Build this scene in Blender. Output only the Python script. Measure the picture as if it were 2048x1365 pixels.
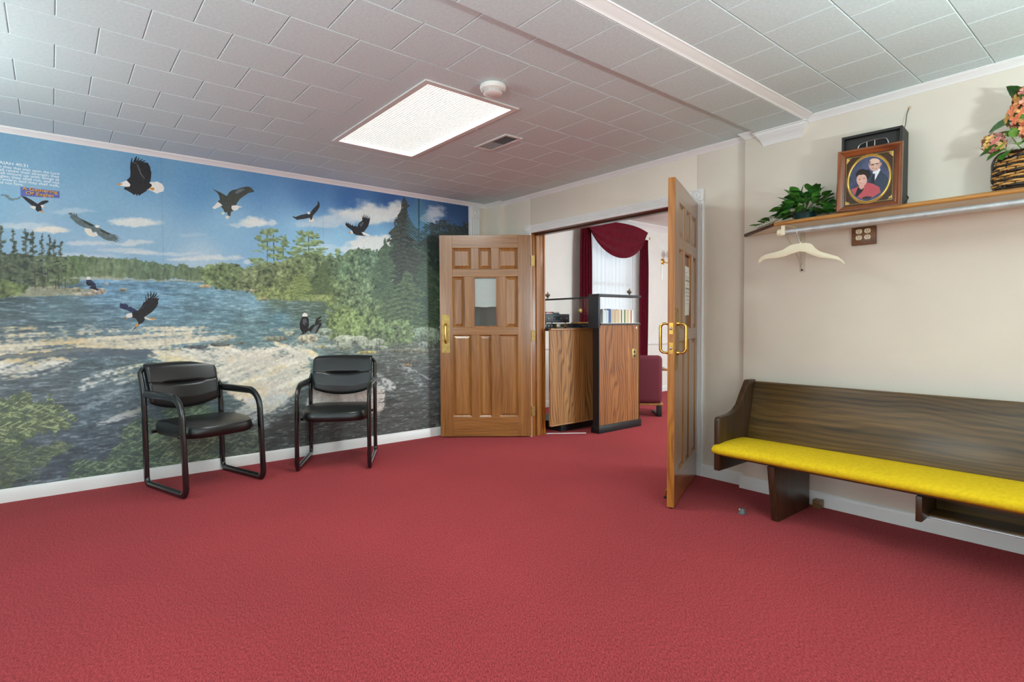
import bpy, bmesh, math, random
import numpy as np
from mathutils import Vector, Matrix, Euler

scene = bpy.context.scene
for o in list(bpy.data.objects):
    bpy.data.objects.remove(o, do_unlink=True)
COL = scene.collection
R = math.radians

# ------------------------------------------------------------------ camera
CAM_F, CAM_YAW, CAM_PITCH, CAM_H, CAM_ROLL = 1114.4, 50.42, -1.853, 1.1434, -0.2814
_a, _p, _r = R(CAM_YAW), R(CAM_PITCH), R(CAM_ROLL)
_F0 = Vector((-math.sin(_a), math.cos(_a), 0)); _R0 = Vector((_F0.y, -_F0.x, 0)); _U0 = Vector((0, 0, 1))
CF = _F0 * math.cos(_p) + _U0 * math.sin(_p)
_U1 = _U0 * math.cos(_p) - _F0 * math.sin(_p)
CR = _R0 * math.cos(_r) + _U1 * math.sin(_r)
CU = _U1 * math.cos(_r) - _R0 * math.sin(_r)
cam_data = bpy.data.cameras.new('camera')
cam_data.sensor_width = 36.0
cam_data.lens = CAM_F / 2048 * 36.0
cam_data.clip_start = 0.05
cam = bpy.data.objects.new('camera', cam_data)
COL.objects.link(cam)
cam.matrix_world = Matrix(((CR.x, CU.x, -CF.x, 0), (CR.y, CU.y, -CF.y, 0), (CR.z, CU.z, -CF.z, CAM_H), (0, 0, 0, 1)))
scene.camera = cam

# ------------------------------------------------------------------ sky and exposure
world = bpy.data.worlds.new('overcast_sky'); scene.world = world
world.use_nodes = True
_bg = world.node_tree.nodes['Background']
_bg.inputs[0].default_value = (0.80, 0.90, 1.0, 1)
_bg.inputs[1].default_value = 3.0
scene.view_settings.view_transform = 'Standard'
scene.view_settings.look = 'None'
scene.view_settings.gamma = 1.0
scene.view_settings.use_curve_mapping = False
scene.view_settings.exposure = -0.80
TROFFER_STRENGTH, TROFFER_POWER = 3.45, 48.0
def area_light(name, loc, direction, sx, sy, power, col=(1, 1, 1), spread=180):
    l = bpy.data.lights.new(name, 'AREA'); l.shape = 'RECTANGLE'; l.size = sx; l.size_y = sy; l.energy = power; l.color = col; l.spread = math.radians(spread)
    o = bpy.data.objects.new(name, l); COL.objects.link(o); o.location = loc
    o.rotation_euler = Vector(direction).to_track_quat('-Z', 'Z').to_euler(); return o
# fill lights added at invented windows in unseen walls, tilted up at the ceiling
DAY, FILLC = 66.0, (.77, .96, 1.0)
area_light('added_fill_window_2', (-2.7, -3.33, 1.52), (0, 1, .30), 1.7, 1.3, DAY, FILLC)
area_light('added_fill_window_3', (.5, -3.33, 1.52), (-.1, 1, .30), 1.7, 1.3, DAY, FILLC)
area_light('added_fill_window_4', (2.33, -.6, 1.52), (-1, .2, .30), 1.7, 1.3, DAY, FILLC)
area_light('added_fill_window_5', (.93, 6.6, 1.6), (-1, 0, .1), 2.2, 1.5, 330.0, FILLC)  # added fill for the far room, at an invented window
ADDED_LAMP = 102.0

# ------------------------------------------------------------------ helpers
class MB:
    def __init__(s): s.v = []; s.f = []; s.m = []
    def add(s, vs, fs, mi=0):
        n = len(s.v); s.v += [tuple(v) for v in vs]; s.f += [tuple(i + n for i in f) for f in fs]; s.m += [mi] * len(fs); return s
    def box(s, x0, x1, y0, y1, z0, z1, mi=0):
        vs = [(x, y, z) for z in (z0, z1) for y in (y0, y1) for x in (x0, x1)]
        return s.add(vs, [(0, 2, 3, 1), (4, 5, 7, 6), (0, 1, 5, 4), (2, 6, 7, 3), (0, 4, 6, 2), (1, 3, 7, 5)], mi)
    def prism(s, poly, fn, d0, d1, mi=0):
        n = len(poly)
        vs = [fn(p, d0) for p in poly] + [fn(p, d1) for p in poly]
        fs = [tuple(range(n))[::-1], tuple(range(n, 2 * n))] + [(i, (i + 1) % n, n + (i + 1) % n, n + i) for i in range(n)]
        return s.add(vs, fs, mi)
    def tube(s, pts, r, seg=10, closed=False, mi=0, ry=None, lateral=None):
        P = [Vector(p) for p in pts]; n = len(P)
        rr = r if isinstance(r, (list, tuple)) else [r] * n
        vs = []; prev = None
        for i in range(n):
            if closed: t = P[(i + 1) % n] - P[i - 1]
            else: t = P[min(i + 1, n - 1)] - P[max(i - 1, 0)]
            t.normalize()
            if lateral is not None: b = Vector(lateral); nrm = b.cross(t).normalized()
            else:
                if prev is None:
                    h = Vector((0, 0, 1)) if abs(t.z) < .9 else Vector((1, 0, 0))
                    nrm = (h - t * h.dot(t)).normalized()
                else: nrm = (prev - t * prev.dot(t)).normalized()
                b = t.cross(nrm)
            prev = nrm
            for k in range(seg):
                a = 2 * math.pi * k / seg
                vs.append(P[i] + nrm * math.cos(a) * rr[i] + b * math.sin(a) * (ry if ry else rr[i]))
        fs = []
        for i in range(n if closed else n - 1):
            j = (i + 1) % n
            for k in range(seg):
                l = (k + 1) % seg
                fs.append((i * seg + k, i * seg + l, j * seg + l, j * seg + k))
        if not closed:
            fs.append(tuple(range(seg))[::-1]); fs.append(tuple((n - 1) * seg + k for k in range(seg)))
        return s.add(vs, fs, mi)
    def lathe(s, prof, seg=24, o=(0, 0, 0), axis='z', mi=0):
        vs = []
        for (r, h) in prof:
            for k in range(seg):
                a = 2 * math.pi * k / seg; c, d = r * math.cos(a), r * math.sin(a)
                if axis == 'z': vs.append((o[0] + c, o[1] + d, o[2] + h))
                elif axis == 'y': vs.append((o[0] + c, o[1] + h, o[2] - d))
                else: vs.append((o[0] + h, o[1] + c, o[2] + d))
        n = len(prof)
        fs = [(i * seg + k, i * seg + (k + 1) % seg, (i + 1) * seg + (k + 1) % seg, (i + 1) * seg + k) for i in range(n - 1) for k in range(seg)]
        fs.append(tuple(range(seg))[::-1]); fs.append(tuple((n - 1) * seg + k for k in range(seg)))
        return s.add(vs, fs, mi)
    def grid(s, fn, nu, nv, closed_u=False, mi=0):
        vs = [fn(i / (nu if closed_u else nu - 1), j / (nv - 1)) for j in range(nv) for i in range(nu)]
        fs = []
        for j in range(nv - 1):
            for i in range(nu if closed_u else nu - 1):
                k = (i + 1) % nu
                fs.append((j * nu + i, j * nu + k, (j + 1) * nu + k, (j + 1) * nu + i))
        return s.add(vs, fs, mi)
    def mesh(s, name, mats, smooth=False, bevel=0.0, seg=2, weld=0.0, recalc=True):
        me = bpy.data.meshes.new(name); me.from_pydata(s.v, [], s.f)
        for m in (mats if isinstance(mats, (list, tuple)) else [mats]): me.materials.append(m)
        me.polygons.foreach_set('material_index', s.m)
        bm = bmesh.new(); bm.from_mesh(me)
        if weld: bmesh.ops.remove_doubles(bm, verts=bm.verts, dist=weld)
        if recalc: bmesh.ops.recalc_face_normals(bm, faces=bm.faces)
        if bevel:
            es = [e for e in bm.edges if len(e.link_faces) == 2 and e.calc_face_angle(0) > .5]
            bmesh.ops.bevel(bm, geom=es, offset=bevel, segments=seg, affect='EDGES', profile=.5, clamp_overlap=True)
        if smooth or bevel:
            for f in bm.faces: f.smooth = True
            for e in bm.edges:
                if len(e.link_faces) == 2 and e.calc_face_angle(0) > R(38): e.smooth = False
        bm.to_mesh(me); bm.free()
        return me
    def build(s, name, mats, parent=None, smooth=False, bevel=0.0, seg=2, weld=0.0, recalc=True):
        return link(name, s.mesh(name, mats, smooth, bevel, seg, weld, recalc), parent)

def link(name, me, parent=None, loc=None, rot=None):
    o = bpy.data.objects.new(name, me); COL.objects.link(o)
    if parent is not None: o.parent = parent
    if loc is not None: o.location = loc
    if rot is not None: o.rotation_euler = rot
    return o
def empty(name, loc=(0, 0, 0), rz=0.0):
    o = bpy.data.objects.new(name, None); COL.objects.link(o); o.location = loc; o.rotation_euler = (0, 0, rz); o.empty_display_size = .1; return o
def tag(o, label, cat=None, group=None, kind=None):
    o['label'] = label
    if cat: o['category'] = cat
    if group: o['group'] = group
    if kind: o['kind'] = kind
    return o
def struct(o, label, cat=None): return tag(o, label, cat, kind='structure')
def bx(name, b, m, parent=None, bevel=0.0, seg=2): return MB().box(*b).build(name, m, parent, bevel=bevel, seg=seg)

def fillet(pts, rad, n=6, closed=False):
    P = [Vector(p) for p in pts]; N = len(P); out = []
    rads = rad if isinstance(rad, (list, tuple)) else [rad] * N
    for i in range(N):
        if not closed and i in (0, N - 1): out.append(P[i]); continue
        a, b, c = P[i - 1], P[i], P[(i + 1) % N]
        d1 = (a - b); d2 = (c - b); l1, l2 = d1.length, d2.length; d1.normalize(); d2.normalize()
        ang = d1.angle(d2); r = rads[i]
        if r <= 0 or ang > 3.1: out.append(b); continue
        t = min(r / math.tan(ang / 2), l1 * .49, l2 * .49); r = t * math.tan(ang / 2)
        p1 = b + d1 * t; p2 = b + d2 * t
        cen = b + (d1 + d2).normalized() * (r / math.sin(ang / 2))
        v1 = (p1 - cen); v2 = (p2 - cen); th = v1.angle(v2)
        for k in range(n + 1):
            s_ = k / n
            out.append(cen + (v1 * math.sin((1 - s_) * th) + v2 * math.sin(s_ * th)) / math.sin(th) if th > 1e-4 else p1)
    return out
def smooth_path(pts, n=6):
    P = [Vector(p) for p in pts]; out = []
    for i in range(len(P) - 1):
        p0, p1, p2, p3 = P[max(i - 1, 0)], P[i], P[i + 1], P[min(i + 2, len(P) - 1)]
        for k in range(n):
            t = k / n
            out.append(.5 * ((2 * p1) + (p2 - p0) * t + (2 * p0 - 5 * p1 + 4 * p2 - p3) * t * t + (3 * p1 - p0 - 3 * p2 + p3) * t ** 3))
    out.append(P[-1]); return out

# ------------------------------------------------------------------ materials
def srgb(r, g, b):
    f = lambda c: (c / 255 / 12.92) if c / 255 <= .04045 else ((c / 255 + .055) / 1.055) ** 2.4
    return (f(r), f(g), f(b), 1)
class NT:
    def __init__(s, name):
        s.mat = bpy.data.materials.new(name); s.mat.use_nodes = True; s.t = s.mat.node_tree
        s.n = s.t.nodes; s.l = s.t.links; s.p = s.n['Principled BSDF']; s.out = s.n['Material Output']
    def new(s, typ, **kw):
        n = s.n.new(typ)
        for k, v in kw.items():
            if k in n.inputs: n.inputs[k].default_value = v
            else: setattr(n, k, v)
        return n
    def link(s, a, b): s.l.new(a, b)
    def coords(s, scale=(1, 1, 1), kind='Object', rot=(0, 0, 0)):
        tc = s.new('ShaderNodeTexCoord'); mp = s.new('ShaderNodeMapping'); mp.inputs['Scale'].default_value = scale; mp.inputs['Rotation'].default_value = rot
        s.link(tc.outputs[kind], mp.inputs['Vector']); return mp.outputs['Vector']
    def noise(s, vec, scale, detail=3, rough=.55, dist=0.0):
        n = s.new('ShaderNodeTexNoise'); n.inputs['Scale'].default_value = scale; n.inputs['Detail'].default_value = detail
        n.inputs['Roughness'].default_value = rough; n.inputs['Distortion'].default_value = dist
        if vec is not None: s.link(vec, n.inputs['Vector'])
        return n.outputs['Fac']
    def ramp(s, fac, stops):
        r = s.new('ShaderNodeValToRGB'); e = r.color_ramp.elements
        while len(e) < len(stops): e.new(.5)
        for i, (p, c) in enumerate(stops): e[i].position = p; e[i].color = c
        s.link(fac, r.inputs['Fac']); return r.outputs['Color']
    def bump(s, h, strength=.3, dist=.01):
        b = s.new('ShaderNodeBump'); b.inputs['Strength'].default_value = strength; b.inputs['Distance'].default_value = dist
        s.link(h, b.inputs['Height']); s.link(b.outputs['Normal'], s.p.inputs['Normal']); return b
    def set(s, **kw):
        for k, v in kw.items(): s.p.inputs[k.replace('_', ' ')].default_value = v
        return s
def plain(name, col, rough=.5, metal=0.0, spec=.5, var=0.0, vscale=8.0, bump=0.0, bscale=200.0, coat=0.0, bdist=.002):
    m = NT(name); m.set(Base_Color=col, Roughness=rough, Metallic=metal, Specular_IOR_Level=spec, Coat_Weight=coat)
    m.mat.diffuse_color = col
    if var or bump: vec = m.coords()
    if var:
        c0 = tuple(max(0, c * (1 - var)) for c in col[:3]) + (1,); c1 = tuple(min(1, c * (1 + var)) for c in col[:3]) + (1,)
        m.link(m.ramp(m.noise(vec, vscale, 4), [(.3, c0), (.7, c1)]), m.p.inputs['Base Color'])
    if bump: m.bump(m.noise(vec, bscale, 3), bump, bdist)
    return m.mat
def wood(name, dark, mid, light, axis='z', rough=.35, scale=1.0, coat=.15, cath=0.3):
    m = NT(name); m.set(Roughness=rough, Coat_Weight=coat, Coat_Roughness=.16)
    def st(a, c): return tuple(q * scale for q in {'x': (a, c, c), 'y': (c, a, c), 'z': (c, c, a)}[axis])
    fine = m.noise(m.coords(st(2.5, 90)), 1.0, 4, .65, .2)       # pores and fine streaks
    strk = m.noise(m.coords(st(.9, 18)), 1.0, 4, .6, .3)         # broader streaks
    warp = m.noise(m.coords(st(.9, 3.2)), 1.0, 2, .5, .5)
    tc = m.new('ShaderNodeTexCoord'); sp = m.new('ShaderNodeSeparateXYZ'); m.link(tc.outputs['Object'], sp.inputs[0])
    a, b = {'x': ('Y', 'Z'), 'y': ('X', 'Z'), 'z': ('X', 'Y')}[axis]
    def mth(op, x, y=None, z=None):
        n = m.new('ShaderNodeMath', operation=op)
        for k, v in enumerate((x, y, z)):
            if v is None: continue
            if isinstance(v, (int, float)): n.inputs[k].default_value = v
            else: m.link(v, n.inputs[k])
        return n.outputs[0]
    cross = mth('ADD', sp.outputs[a], sp.outputs[b])
    ph = mth('MULTIPLY', mth('MULTIPLY_ADD', warp, .30, cross), 2 * math.pi * 26 * scale)
    ring = mth('POWER', mth('MULTIPLY_ADD', mth('SINE', ph), .5, .5), 2.0)
    v = mth('MULTIPLY_ADD', mth('SUBTRACT', fine, .5), .55, .5)
    v = mth('MULTIPLY_ADD', mth('SUBTRACT', strk, .5), .80, v)
    v = mth('MULTIPLY_ADD', mth('SUBTRACT', .35, ring), .55 * cath, v)
    m.link(m.ramp(v, [(.22, dark), (.50, mid), (.80, light)]), m.p.inputs['Base Color'])
    m.bump(fine, .06, .0015)
    m.mat.diffuse_color = mid
    return m.mat
def glassy(name, tint=(.97, .985, .98, 1), refl=.04, rough=.03):
    m = NT(name); m.n.remove(m.p)
    t = m.new('ShaderNodeBsdfTransparent'); t.inputs[0].default_value = tint
    g = m.new('ShaderNodeBsdfGlossy'); g.inputs['Roughness'].default_value = rough
    lw = m.new('ShaderNodeLayerWeight'); lw.inputs['Blend'].default_value = .12
    ad = m.new('ShaderNodeMath', operation='MULTIPLY_ADD'); m.link(lw.outputs['Facing'], ad.inputs[0]); ad.inputs[1].default_value = .5; ad.inputs[2].default_value = refl
    mx = m.new('ShaderNodeMixShader'); m.link(ad.outputs[0], mx.inputs[0]); m.link(t.outputs[0], mx.inputs[1]); m.link(g.outputs[0], mx.inputs[2])
    m.link(mx.outputs[0], m.out.inputs['Surface']); return m.mat
def emit(name, col, strength):
    m = NT(name); m.set(Base_Color=(.8, .8, .8, 1), Roughness=.6, Emission_Color=col, Emission_Strength=strength); return m.mat

MAT = {}
MAT['wall'] = plain('painted_wall', srgb(232, 222, 207), .55, var=.03, vscale=2.5, bump=.10, bscale=90, bdist=.002)
MAT['far_wall'] = plain('far_room_wall', srgb(236, 234, 228), .7, var=.03, vscale=3, bump=.12, bscale=60)
MAT['trim'] = plain('white_trim_paint', srgb(236, 235, 233), .32, var=.015, vscale=6)
MAT['ceil_joint'] = plain('ceiling_joint', srgb(186, 192, 192), .9)
def ceil_mat():
    m = NT('stippled_ceiling_tile'); m.set(Base_Color=srgb(232, 231, 228), Roughness=.75)
    vec = m.coords(kind='Generated'); g = m.new('ShaderNodeNewGeometry')
    n1 = m.noise(g.outputs['Position'], 75, 3, .6); n2 = m.noise(g.outputs['Position'], 160, 2, .5)
    a = m.new('ShaderNodeMath', operation='ADD'); m.link(n1, a.inputs[0]); m.link(n2, a.inputs[1])
    r = m.ramp(a.outputs[0], [(.42, (0, 0, 0, 1)), (.62, (1, 1, 1, 1))])
    m.link(m.ramp(n1, [(.35, srgb(207, 225, 226)), (.65, srgb(217, 234, 235))]), m.p.inputs['Base Color'])
    b = m.bump(r, .9, .006); return m.mat
MAT['ceil'] = ceil_mat()
def carpet_mat():
    m = NT('red_carpet'); m.set(Roughness=.95, Specular_IOR_Level=.1, Sheen_Weight=.12, Sheen_Roughness=.6)
    m.p.inputs['Sheen Tint'].default_value = (.8, .45, .45, 1)
    v = m.coords((1, 1, 1)); vs = m.coords((1, 1, 1), rot=(0, 0, R(35)))
    st = m.new('ShaderNodeMapping'); st.inputs['Scale'].default_value = (1, 3.2, 1); m.link(vs, st.inputs['Vector'])
    n1 = m.noise(st.outputs[0], 70, 5, .8); n2 = m.noise(v, 300, 2, .6); n3 = m.noise(v, 1.1, 3, .5)
    a = m.new('ShaderNodeMath', operation='MULTIPLY_ADD'); m.link(n2, a.inputs[0]); a.inputs[1].default_value = .55; m.link(n1, a.inputs[2])
    c = m.ramp(a.outputs[0], [(.52, srgb(34, 10, 14)), (.70, srgb(136, 36, 41)), (.92, srgb(200, 76, 82))])
    mx = m.new('ShaderNodeMixRGB', blend_type='MULTIPLY'); mx.inputs[0].default_value = .5
    m.link(c, mx.inputs[1]); m.link(m.ramp(n3, [(.3, (.8, .8, .8, 1)), (.7, (1.1, 1.05, 1.05, 1))]), mx.inputs[2])
    m.link(mx.outputs[0], m.p.inputs['Base Color']); m.bump(a.outputs[0], .7, .006); return m.mat
MAT['carpet'] = carpet_mat()
_d, _m, _l = srgb(108, 66, 28), srgb(150, 99, 45), srgb(178, 126, 66)
MAT['door_v'] = wood('door_wood_vertical', _d, _m, _l, 'z', .3, coat=.9, cath=.15)
MAT['door_h'] = wood('door_wood_horizontal', _d, _m, _l, 'x', .3, coat=.9, cath=.15)
MAT['door_edge'] = wood('door_edge_wood', srgb(120, 66, 18), srgb(168, 104, 36), srgb(196, 134, 62), 'z', .35, cath=.3)
MAT['jamb'] = wood('jamb_wood', srgb(92, 50, 16), srgb(150, 94, 36), srgb(178, 120, 54), 'z', .35, cath=.2)
MAT['jamb_h'] = wood('head_jamb_wood', srgb(60, 30, 14), srgb(92, 52, 26), srgb(116, 70, 36), 'x', .35, cath=.2)
MAT['brass'] = plain('polished_brass', srgb(214, 172, 88), .22, 1.0, var=.12, vscale=18)
MAT['brass_dull'] = plain('aged_brass', srgb(176, 150, 92), .42, 1.0, var=.2, vscale=30)
MAT['steel'] = plain('brushed_steel', srgb(190, 192, 194), .3, 1.0, var=.1, vscale=30)
MAT['galv'] = plain('galvanised_pipe', srgb(196, 200, 200), .5, .55, var=.15, vscale=22)
MAT['black_metal'] = plain('black_enamel_tube', srgb(17, 17, 19), .22, 0, .6, coat=.5)
MAT['vinyl'] = plain('black_vinyl', srgb(19, 20, 21), .31, 0, .6, bump=.12, bscale=240, bdist=.0015)
MAT['black_plastic'] = plain('black_plastic', srgb(20, 20, 22), .5, var=.1)
MAT['white_plastic'] = plain('white_plastic', srgb(236, 234, 228), .45)
MAT['ivory'] = plain('ivory_plastic', srgb(240, 230, 200), .4)
MAT['black'] = plain('black_void', srgb(8, 8, 9), .8)
MAT['pew_v'] = wood('pew_wood_vertical', srgb(28, 17, 9), srgb(58, 38, 20), srgb(84, 58, 32), 'z', .36, 1.0, .25, .2)
MAT['pew_h'] = wood('pew_wood_horizontal', srgb(40, 28, 12), srgb(82, 60, 27), srgb(118, 88, 44), 'x', .38, 1.0, .2, .25)
MAT['paper'] = plain('white_paper', srgb(238, 238, 234), .8)
MAT['glass'] = glassy('clear_glass')
# ------------------------------------------------------------------ the room
XL, YD, YR, XJ0, XJ1 = -4.84, 3.704, 3.645, -4.60, -1.927
XR, YB, CH, YW = 2.4, -3.4, 2.412, 3.86
DX0, DX1, DH = -4.165, -2.345, 2.03          # door opening
FX, FY1, FH = -5.5, 9.6, 2.70               # far room
BX0, BX1, BZ = -1.83, -1.53, 2.385           # ceiling beam
LX0, LX1, LY0, LY1 = -3.772, -2.549, 1.538, 2.149

fl = MB(); fl.add([(XL - .1, YB - .1, 0), (XR + .1, YB - .1, 0), (XR + .1, YD + .03, 0), (XL - .1, YD + .03, 0)], [(0, 1, 2, 3)])
fl.add([(FX - .1, YD + .03, 0), (1.0, YD + .03, 0), (1.0, FY1, 0), (FX - .1, FY1, 0)], [(0, 1, 2, 3)])
floor = struct(fl.build('floor', MAT['carpet']), 'red speckled loop carpet running through both rooms', 'floor')
struct(bx('wall_left', (XL - .12, XL, YB - .1, YW, 0, CH + .06), MAT['wall']), 'cream wall carrying the river mural', 'wall')
def holed(fn, a0, a1, holes, z0, z1, ztop):
    m = MB(); edges = [a0]
    for h0, h1 in holes: edges += [h0, h1]
    edges.append(a1)
    for k in range(0, len(edges), 2): m.box(*fn(edges[k], edges[k + 1]), 0, ztop)
    for h0, h1 in holes: m.box(*fn(h0, h1), 0, z0); m.box(*fn(h0, h1), z1, ztop)
    return m
struct(holed(lambda a, b_: (XR, XR + .12, a, b_), YB - .1, YW, [(-1.45, .25)], .87, 2.17, CH + .06).build('wall_right', MAT['wall']), 'cream side wall past the pew with an added window', 'wall')
struct(holed(lambda a, b_: (a, b_, YB - .12, YB), XL, XR, [(-3.55, -1.85), (-.35, 1.35)], .87, 2.17, CH + .06).build('wall_front', MAT['wall']), 'cream wall at the near end of the room with added windows', 'wall')
def plain_window(name, axis, a0, a1, at, label):  # added windows out of view, framing the fill lights
    wn = struct(empty(name, (0, 0, 0)), label, 'window'); f = MB()
    for b_ in ((a0, a0 + .06, .87, 2.17), (a1 - .06, a1, .87, 2.17), (a0 + .06, a1 - .06, .87, .93), (a0 + .06, a1 - .06, 2.11, 2.17), (a0 + .06, a1 - .06, 1.49, 1.54)):
        f.box(b_[0], b_[1], at - .03, at + .03, b_[2], b_[3]) if axis == 'y' else f.box(at - .03, at + .03, b_[0], b_[1], b_[2], b_[3])
    f.build('window_frame', MAT['trim'], wn)
    for z0, z1 in ((.92, 1.50), (1.53, 2.12)):
        bx('window_pane', (a0 + .05, a1 - .05, at - .003, at + .003, z0, z1) if axis == 'y' else (at - .003, at + .003, a0 + .05, a1 - .05, z0, z1), MAT['glass'], wn)
plain_window('added_window_2', 'y', -3.55, -1.85, YB - .07, 'added white framed window in the near wall by the mural side')
plain_window('added_window_3', 'y', -.35, 1.35, YB - .07, 'added white framed window in the near wall by the pew side')
plain_window('added_window_4', 'x', -1.45, .25, XR + .07, 'added white framed window in the side wall past the pew')
w = MB()
w.box(XL, XJ0, YR, YW, 0, CH + .06); w.box(XJ0, DX0 - .02, YD, YW, 0, CH + .06); w.box(DX0 - .02, DX1 + .02, YD, YW, DH + .02, CH + .06)
w.box(DX1 + .02, XJ1, YD, YW, 0, CH + .06); w.box(XJ1, XR, YR, YW, 0, CH + .06)
struct(w.build('wall_back', MAT['wall'], bevel=.004, seg=2), 'cream wall with the double doorway and the coat shelf', 'wall')

# ceiling, tiles, beam
c = MB()
c.box(XL, LX0, YB, YW, CH + .006, CH + .08); c.box(LX1, XR, YB, YW, CH + .006, CH + .08)
c.box(LX0, LX1, YB, LY0, CH + .006, CH + .08); c.box(LX0, LX1, LY1, YW, CH + .006, CH + .08)
ceiling = struct(c.build('ceiling', MAT['ceil_joint']), 'white stippled tile ceiling with staggered square tiles', 'ceiling')
TY0 = -0.95
TILE = .3009
_tile_cache = {}
def tile_piece(x0, x1, y0, y1, z, parent, hole=None):
    rects = [(x0, x1, y0, y1)]
    if hole:
        hx0, hx1, hy0, hy1 = hole
        if x0 < hx1 and x1 > hx0 and y0 < hy1 and y1 > hy0:
            rects = []
            ix0, ix1 = max(x0, hx0), min(x1, hx1)
            if x0 < hx0: rects.append((x0, hx0, y0, y1))
            if x1 > hx1: rects.append((hx1, x1, y0, y1))
            if y0 < hy0: rects.append((ix0, ix1, y0, hy0))
            if y1 > hy1: rects.append((ix0, ix1, hy1, y1))
            rects = [r_ for r_ in rects if r_[1] - r_[0] > .004 and r_[3] - r_[2] > .004]
            if not rects: return
    cx, cy = (x0 + x1) / 2, (y0 + y1) / 2
    if len(rects) == 1 and rects[0] == (x0, x1, y0, y1):
        key = (round(x1 - x0, 4), round(y1 - y0, 4))
        if key not in _tile_cache:
            hx, hy = (x1 - x0) / 2 - .0006, (y1 - y0) / 2 - .0006; b_ = .0035
            m = MB(); vs = [(-hx, -hy, .004), (hx, -hy, .004), (hx, hy, .004), (-hx, hy, .004), (-hx + b_, -hy + b_, 0), (hx - b_, -hy + b_, 0), (hx - b_, hy - b_, 0), (-hx + b_, hy - b_, 0)]
            m.add(vs, [(4, 5, 6, 7), (0, 1, 5, 4), (1, 2, 6, 5), (2, 3, 7, 6), (3, 0, 4, 7), (0, 3, 2, 1)])
            _tile_cache[key] = m.mesh('ceiling_tile', MAT['ceil'])
        link('ceiling_tile', _tile_cache[key], parent, (cx, cy, z))
    else:
        m = MB()
        for (a, b_, e, f) in rects: m.box(a - cx, b_ - cx, e - cy, f - cy, 0, .004)
        o = m.build('ceiling_tile', MAT['ceil'], parent); o.location = (cx, cy, z)
def tile_rows(bounds, par0, y0, y1, z, parent, phases=(.044, .191), hole=None):
    for i in range(len(bounds) - 1):
        xa, xb = sorted((bounds[i], bounds[i + 1])); ph = phases[(i + par0) % 2]
        k = math.floor((y0 - ph) / TILE); ys = [y0]
        while True:
            k += 1; yy = ph + k * TILE
            if yy >= y1 - .02: break
            if yy > y0 + .02: ys.append(yy)
        ys.append(y1)
        for a, b_ in zip(ys[:-1], ys[1:]): tile_piece(xa, xb, a, b_, z, parent, hole)
LB = [BX0 + .0] + [-2.079 - .3023 * k for k in range(9)] + [XL]
tile_rows(LB, 1, TY0, YD, CH, ceiling, hole=(LX0, LX1, LY0, LY1))
RBD = [BX1, -1.223, -.9246, -.629, -.333, -.034]
tile_rows(RBD, 1, TY0 + .6, YR, CH, ceiling)
fld = MB(); fld.box(XL, BX0, YB, TY0, CH, CH + .006); fld.box(BX1, -.034, YB, TY0 + .6, CH, CH + .006); fld.box(-.034, XR, YB, YR, CH, CH + .006)
o = fld.build('ceiling_field', MAT['ceil'], ceiling); o['kind'] = 'stuff'
beam = struct(bx('ceiling_beam', (BX0, BX1, YB, YR, BZ + .005, CH + .005), MAT['ceil']), 'shallow tiled ceiling beam crossing the room', 'beam')
yy = 1.54 - .303 * 8; ys = []
while yy < YR - .05: ys.append(yy); yy += .303
ys.append(YR)
for a, b_ in zip(ys[:-1], ys[1:]): tile_piece(BX0, BX1, a, b_, BZ, beam)
bx('beam_soffit', (BX0, BX1, YB, ys[0], BZ, BZ + .005), MAT['ceil'], beam)

# swept mouldings
CROWN = [(d * .62, z * .576) for d, z in [(0, .066), (.006, .066), (.008, .058), (.014, .050), (.026, .034), (.040, .020), (.046, .016), (.047, .010), (.054, .009), (.055, 0), (0, 0)]]
BASE = [(0, 0), (.014, 0), (.014, .066), (.012, .072), (.011, .078), (.008, .084), (.005, .088), (0, .088)]
def sweep_seg(path, i, prof, zfn, name, mat, label, cat='trim', parent=None):
    # one straight run of a mitred moulding; the room lies to the right of the path
    P = [Vector((p[0], p[1])) for p in path]
    def off(k):
        d0 = (P[k] - P[k - 1]).normalized() if k > 0 else None
        d1 = (P[k + 1] - P[k]).normalized() if k < len(P) - 1 else None
        if d0 is None: d0 = d1
        if d1 is None: d1 = d0
        n0 = Vector((d0.y, -d0.x)); n1 = Vector((d1.y, -d1.x)); b_ = n0 + n1
        return b_ / b_.dot(n0)
    o0, o1 = off(i), off(i + 1); vs = []
    for (d, z) in prof: q = P[i] + o0 * d; vs.append((q.x, q.y, zfn(z)))
    for (d, z) in prof: q = P[i + 1] + o1 * d; vs.append((q.x, q.y, zfn(z)))
    n = len(prof)
    m = MB().add(vs, [tuple(range(n)), tuple(range(n, 2 * n))[::-1]] + [(k, n + k, n + (k + 1) % n, (k + 1) % n) for k in range(n)])
    o = m.build(name, mat, parent, smooth=True)
    if parent is None: struct(o, label, cat)
    return o
cp = [(XL, YB), (XL, YR), (XJ0, YR), (XJ0, YD), (XJ1, YD), (XJ1, YR), (BX0, YR)]
up = lambda z: CH - z
sweep_seg(cp, 0, CROWN, up, 'trim_1', MAT['trim'], 'white crown moulding above the mural')
t2 = sweep_seg(cp, 3, CROWN, up, 'trim_2', MAT['trim'], 'white crown moulding above the double doorway')
for k in (1, 2, 4, 5): sweep_seg(cp, k, CROWN, up, 'crown_return', MAT['trim'], '', parent=t2)
cp2 = [(BX1, YR), (XR, YR)]
sweep_seg([(BX1, YB), (BX1, YR), (XR, YR)], 1, CROWN, up, 'trim_3', MAT['trim'], 'white crown moulding above the coat shelf')
BC = [(0, .027), (.004, .027), (.006, .0245), (.020, .019), (.042, .009), (.048, .006), (.055, .005), (.057, 0), (0, 0)]
sweep_seg([(BX1, YB), (BX1, YR), (XR, YR)], 0, BC, up, 'trim_4', MAT['trim'], 'white crown moulding along the edge of the beam')
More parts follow.
